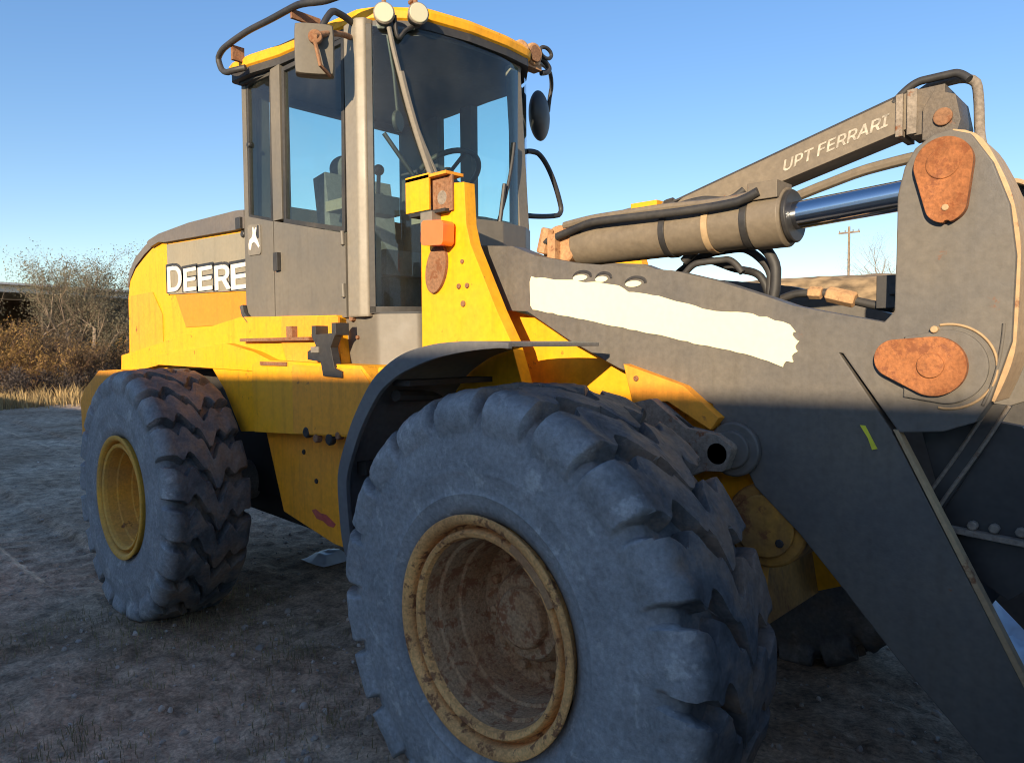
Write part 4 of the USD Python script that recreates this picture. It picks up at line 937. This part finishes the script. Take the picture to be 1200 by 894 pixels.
# crumpled pale sheet lying beyond the arm, and a scrap under the machine
M["plastic"] = plain("pale_plastic_sheet", (0.55, 0.58, 0.62), rough=0.35, var=0.12, scale=12)


def crumple(x0, x1, y0, y1, amp, seed, nx=40, ny=40, z=0.02):
    X, Y = np.meshgrid(np.linspace(x0, x1, nx), np.linspace(y0, y1, ny), indexing="ij")
    p = np.stack([X, Y, 0 * X], -1)
    e = np.minimum(np.minimum(X - x0, x1 - X) / (x1 - x0), np.minimum(Y - y0, y1 - Y) / (y1 - y0)) * 4
    Z = z + amp * np.abs(meshkit.fbm(p * 5 + seed, 4, seed) - .5) * 3 * np.clip(e, .1, 1) + amp * .8 * np.clip(e, 0, 1) * meshkit.noise(p * 2.1 + seed, seed + 1)
    X = X + .08 * (meshkit.fbm(p * 3 + 5, 2, seed) - .5); Y = Y + .08 * (meshkit.fbm(p * 3 + 9, 2, seed) - .5)
    V = np.stack([X, Y, Z], -1).reshape(-1, 3)
    i, j = np.meshgrid(np.arange(nx - 1), np.arange(ny - 1), indexing="ij")
    a = i * ny + j
    F = np.concatenate([np.stack([a, a + ny, a + ny + 1], -1).reshape(-1, 3), np.stack([a, a + ny + 1, a + 1], -1).reshape(-1, 3)])
    return trimesh.Trimesh(V, F, process=False)


obj("plastic_sheet", crumple(.60, 1.7, 1.35, 2.9, .26, 3, 60, 60), "plastic", smooth=True, label="crumpled pale blue plastic sheet on the ground beyond the lift arm", cat="plastic sheet")
obj("plastic_scrap", crumple(-3.15, -2.85, .00, .30, .05, 8, 20, 20), "plastic", smooth=True, label="small pale plastic scrap on the dirt under the loader", cat="plastic scrap")

# ------------------------------------------------------------------ background
M["bark"] = plain("grey_bark", (0.20, 0.15, 0.11), rough=0.9, var=0.35, scale=6)
M["twig"] = plain("bare_twigs", (0.21, 0.155, 0.105), rough=0.9, var=0.35, scale=2)
M["twigred"] = plain("red_brown_brush", (0.155, 0.085, 0.05), rough=0.9, var=0.4, scale=2)
M["twigdark"] = plain("dark_brush", (0.055, 0.042, 0.035), rough=0.9, var=0.4, scale=2)
M["leafgold"] = plain("ochre_leaves", (0.26, 0.155, 0.045), rough=0.8, var=0.45, scale=2, trans=0.25)
M["leafbrown"] = plain("brown_leaves", (0.15, 0.095, 0.045), rough=0.85, var=0.5, scale=2, trans=0.2)
M["leafolive"] = plain("olive_winter_leaves", (0.17, 0.15, 0.095), rough=0.85, var=0.4, scale=2, trans=0.3)
M["leafdark"] = plain("dark_dry_leaves", (0.06, 0.045, 0.038), rough=0.85, var=0.5, scale=2, trans=0.15)
M["leafgreen"] = plain("dull_green_leaves", (0.075, 0.085, 0.05), rough=0.8, var=0.45, scale=2, trans=0.25)


def limb(p, q, ra, rb, n=5):
    d = q - p
    L = np.linalg.norm(d)
    d = d / L
    a = np.cross(d, [0, 0, 1.0] if abs(d[2]) < .9 else [1.0, 0, 0]); a /= np.linalg.norm(a)
    b = np.cross(d, a)
    an = np.arange(n) * 2 * PI / n
    c = np.cos(an)[:, None] * a + np.sin(an)[:, None] * b
    V = np.vstack([p + ra * c, q + rb * c])
    F = [[k, (k + 1) % n, n + (k + 1) % n] for k in range(n)] + [[k, n + (k + 1) % n, n + k] for k in range(n)]
    return V, F


class Acc:
    def __init__(s):
        s.V, s.F, s.n = [], [], 0
    def add(s, V, F):
        s.V.append(V); s.F.append(np.asarray(F) + s.n); s.n += len(V)
    def mesh(s):
        return trimesh.Trimesh(np.vstack(s.V), np.vstack(s.F), process=False)


def leaves(pts, size, rng):
    n = len(pts)
    a = rng.normal(size=(n, 3)); a /= np.linalg.norm(a, axis=1, keepdims=True)
    b = np.cross(a, rng.normal(size=(n, 3))); b /= np.linalg.norm(b, axis=1, keepdims=True)
    s = (size * rng.uniform(.5, 1.4, n))[:, None]
    V = np.stack([pts - a * s, pts + b * s * .5, pts + a * s, pts - b * s * .5], 1).reshape(-1, 3)
    F = (np.arange(n)[:, None, None] * 4 + np.array([[0, 1, 2], [0, 2, 3]])).reshape(-1, 3)
    return trimesh.Trimesh(V, F, process=False)


def bare_tree(h, seed, stems=1, spread=.45, r0=.09, levels=4, twig_mat="twig"):
    rng = np.random.default_rng(seed)
    tr, cr_, tips = Acc(), Acc(), []
    def grow(p, d, L, r, lev):
        segs = 3
        for _ in range(segs):
            d2 = d + rng.normal(0, .12, 3) + [0, 0, .05]; d2 /= np.linalg.norm(d2)
            q = p + d2 * L / segs
            rb = r * .86
            (tr if lev <= 1 else cr_).add(*limb(p, q, r, rb, 6 if lev <= 1 else 4 if lev < 4 else 3))
            if lev < levels:
                for _k in range(rng.integers(1, 3) if lev > 0 else rng.integers(1, 3)):
                    dd = d2 + rng.normal(0, spread, 3) + [0, 0, .15]; dd /= np.linalg.norm(dd)
                    grow(q, dd, L * rng.uniform(.5, .72), max(rb * .55, .004), lev + 1)
            p, d, r = q, d2, rb
        tips.append(p)
    for s in range(stems):
        a = rng.uniform(0, 2 * PI)
        d = np.array([math.cos(a) * .25 * (stems > 1), math.sin(a) * .25 * (stems > 1), 1.0])
        grow(np.array([.12 * math.cos(a) * (stems > 1), .12 * math.sin(a) * (stems > 1), -.1]), d / np.linalg.norm(d), h * .62, r0, 0)
    return tr.mesh(), cr_.mesh(), np.array(tips)


def put_tree(name, label, cat, x, y, h, seed, stems, mat, group, leafmat=None, nleaf=0, levels=4, spread=.45, r0=.09):
    t, c, tips = bare_tree(h, seed, stems, spread, r0, levels)
    rng = np.random.default_rng(seed + 500)
    zt = max(c.vertices[:, 2].max(), .1)
    for m in (t, c):
        m.vertices *= [1, 1, h / zt]
    tips = tips * [1, 1, h / zt]
    p = thing(name, label, cat, (x, y, float(terrain(np.array([x]), np.array([y]))[0]) - .03), group)
    obj("trunk" if h > 2.6 else "stem", t, "bark" if h > 2.6 else mat, p, 60)
    parts = [c]
    obj("crown" if h > 2.6 else "branches", c, mat, p)
    if leafmat:
        idx = rng.integers(0, len(tips), nleaf)
        obj("foliage", leaves(tips[idx] + rng.normal(0, .055 * h ** .5, (nleaf, 3)), .030, rng), leafmat, p)


G1 = "bare trees beyond the dry grass"
put_tree("bare_tree", "bare winter tree at the left edge of the brush", "tree", -27.9, 3.3, 5.0, 11, 2, "twig", G1, "leafolive", 9000)
put_tree("bare_tree", "tallest bare tree, thin grey crown against the sky", "tree", -27.4, 4.75, 5.5, 12, 2, "twig", G1, "leafolive", 10000, r0=.11)
put_tree("bare_tree", "pale forked bare tree in front of the far shed", "tree", -26.6, 5.5, 5.0, 13, 2, "twig", G1, "leafolive", 8000)
put_tree("bare_tree", "slender bare sapling nearest the loader hood", "tree", -26.9, 6.35, 4.5, 14, 1, "twig", G1, "leafolive", 5000, r0=.06)
G2 = "brush along the far edge of the yard"
for k, (x, y, h, sd, lab, mt, lm, nl) in enumerate((
        (-25.6, 2.45, 2.5, 21, "ochre leaved shrub at the far left", "twigred", "leafgold", 5200),
        (-25.0, 3.35, 2.1, 22, "dense red brown shrub under the first bare tree", "twigred", "leafgold", 3600),
        (-25.2, 4.2, 2.4, 23, "dark shrub beneath the tallest bare tree", "twigdark", "leafbrown", 3600),
        (-24.6, 4.9, 2.0, 24, "rusty brown bush beside the pale forked trunk", "twigred", "leafbrown", 4200),
        (-25.4, 5.6, 2.2, 25, "tangled brown bush right of the forked trunk", "twigred", "leafgold", 3600),
        (-25.0, 6.3, 1.8, 26, "low dark bush next to the hood's rear corner", "twigdark", "leafbrown", 4200),
        (-26.2, 7.1, 2.1, 27, "dark brush half hidden by the yellow hood", "twigdark", "leafbrown", 3600),
        (-24.0, 3.0, 1.15, 28, "low dark weeds at the left in front of the shrubs", "twigdark", "leafdark", 2600),
        (-23.9, 4.1, 1.05, 29, "short brown weeds in the middle of the grass strip", "twigdark", "leafdark", 2600),
        (-24.0, 5.2, 1.15, 30, "low dark weeds just left of the rear tyre", "twigdark", "leafdark", 2600),
        (-29.0, 3.9, 2.6, 31, "tall ochre shrub behind the bare trees", "twigred", "leafgold", 6000),
        (-27.0, 2.7, 3.0, 33, "tall brown thicket at the left edge in front of the shed", "twigred", "leafbrown", 7000),
        (-29.2, 5.4, 2.8, 32, "brown thicket behind the forked tree", "twigred", "leafbrown", 6000))):
    put_tree("shrub", lab, "shrub", x, y, h, sd, 4, mt, G2, lm, nl, levels=3, spread=.62, r0=.030)
put_tree("bare_tree", "distant bare tree beside the grey crank plate", "tree", -14.6, 54.9, 10.5, 41, 1, "twig", "bare trees far behind the lift arms", "leafolive", 2500, r0=.2)
put_tree("bare_tree", "smaller distant bare tree right of the power pole", "tree", -11.0, 60.0, 8.0, 42, 1, "twig", "bare trees far behind the lift arms", None, 0, r0=.16)

# grassy bank rising behind the machine
M["bank"] = plain("tan_grass_bank", (0.27, 0.18, 0.09), rough=0.95, var=0.6, scale=1.1)
bx, by = np.meshgrid(np.linspace(-42, 16, 120), np.linspace(36, 120, 70), indexing="ij")
bz = 6.6 * np.clip((by - 37) / 8, 0, 1) ** .8 + (by - 45) * .012 + .5 * (meshkit.fbm(np.stack([bx, by, 0 * bx], -1) * .35, 4, 4) - .5) - .4
bz = bz * np.clip((bx + 42) / 10, 0, 1) - .3
ii, jj = np.meshgrid(np.arange(119), np.arange(69), indexing="ij")
k0 = ii * 70 + jj
bank = trimesh.Trimesh(np.stack([bx, by, bz], -1).reshape(-1, 3), np.concatenate([np.stack([k0, k0 + 70, k0 + 71], -1).reshape(-1, 3), np.stack([k0, k0 + 71, k0 + 1], -1).reshape(-1, 3)]), process=False)
obj("hill", bank, "bank", smooth=True, kind="structure")

# power pole
pp_ = thing("power_pole", "grey wooden power pole with a short crossarm on the horizon", "power pole", (-17.8, 54.1, .4))
obj("pole", rod((0, 0, -.3), (0, 0, 9.8), .11, 12, .08), "bark", pp_, 40)
obj("crossarm", box(-.75, .75, -.05, .05, 9.3, 9.42), "bark", pp_)
for x in (-.68, -.28, .28, .68):
    obj("insulator", rod((x, 0, 9.42), (x, 0, 9.56), .04, 8), "hoodcap", pp_, 40)

# far shed, open side, pale roof
M["roofmetal"] = plain("pale_metal_roof", (0.52, 0.52, 0.52), rough=0.45, var=0.08, scale=1)
M["shedwood"] = plain("dark_shed_boards", (0.06, 0.042, 0.03), rough=0.9, var=0.4, scale=3)
sh = thing("open_shed", "long dark open shed with a pale metal roof behind the brush", "shed", (-60, 16, 0))
RZ = UsdGeom.Xformable(stage.GetPrimAtPath(sh)); RZ.AddRotateZOp().Set(15)
obj("roof", plate_y([(-7.5, 6.45), (0.0, 7.15), (7.5, 6.45), (7.5, 6.3), (0.0, 7.0), (-7.5, 6.3)], -14, 22).apply_transform(np.array([[1, 0, 0, 0], [0, 1, 0, 0], [0, 0, .86, 0], [0, 0, 0, 1.0]])), "roofmetal", sh)
obj("back_wall", box(-7, -6.8, -13.5, 21.5, 0, 5.4), "shedwood", sh)
obj("end_wall", box(-6.8, 6.8, -13.5, -13.3, 0, 5.4), "shedwood", sh)
obj("end_wall", box(-6.8, 6.8, 21.3, 21.5, 0, 5.4), "shedwood", sh)
for y in np.arange(-13.2, 21.5, 5.7):
    obj("post", box(6.6, 6.85, y, y + .25, 0, 5.42), "shedwood", sh)
obj("fascia", box(6.9, 7.0, -13.6, 21.6, 5.0, 5.42), "roofmetal", sh)

# barn standing behind the photographer: its roof edge throws the long shade over the yard
M["barnwall"] = plain("white_bounce_siding", (0.82, 0.82, 0.80), rough=0.6, var=0.04, scale=2)  # unseen wall made white to bounce sky light onto the shaded side
bn = thing("barn", "long low barn behind the photographer, wall made white to bounce light", "barn", (0, -8.0, 0))
UsdGeom.Xformable(stage.GetPrimAtPath(bn)).AddRotateZOp().Set(3.4)
EAVE = 3.46
obj("wall", [box(-44, 26, -.35, -.10, 0, EAVE - .12)], "barnwall", bn)
obj("end_wall", [box(-44, -43.8, -9, -.35, 0, EAVE - .4)], "barnwall", bn)
obj("end_wall", [box(25.8, 26, -9, -.35, 0, EAVE - .4)], "barnwall", bn)
rf = trimesh.Trimesh([(-44.4, 0, EAVE - .1), (26.4, 0, EAVE - .1), (26.4, 0, EAVE), (-44.4, 0, EAVE), (-44.4, -9.3, EAVE - .55), (26.4, -9.3, EAVE - .55), (26.4, -9.3, EAVE - .45), (-44.4, -9.3, EAVE - .45)],
                     [(0, 1, 2), (0, 2, 3), (3, 2, 6), (3, 6, 7), (4, 5, 1), (4, 1, 0), (5, 4, 7), (5, 7, 6), (1, 5, 6), (1, 6, 2), (4, 0, 3), (4, 3, 7)], process=False)
rf.invert() if rf.volume < 0 else None
obj("roof", rf, "roofmetal", bn)
for x in (-30, -18, -6, 6, 18):
    d = obj("door", box(x, x + 3.4, -.10, -.04, 0.05, 2.6), "shedwood", bn)
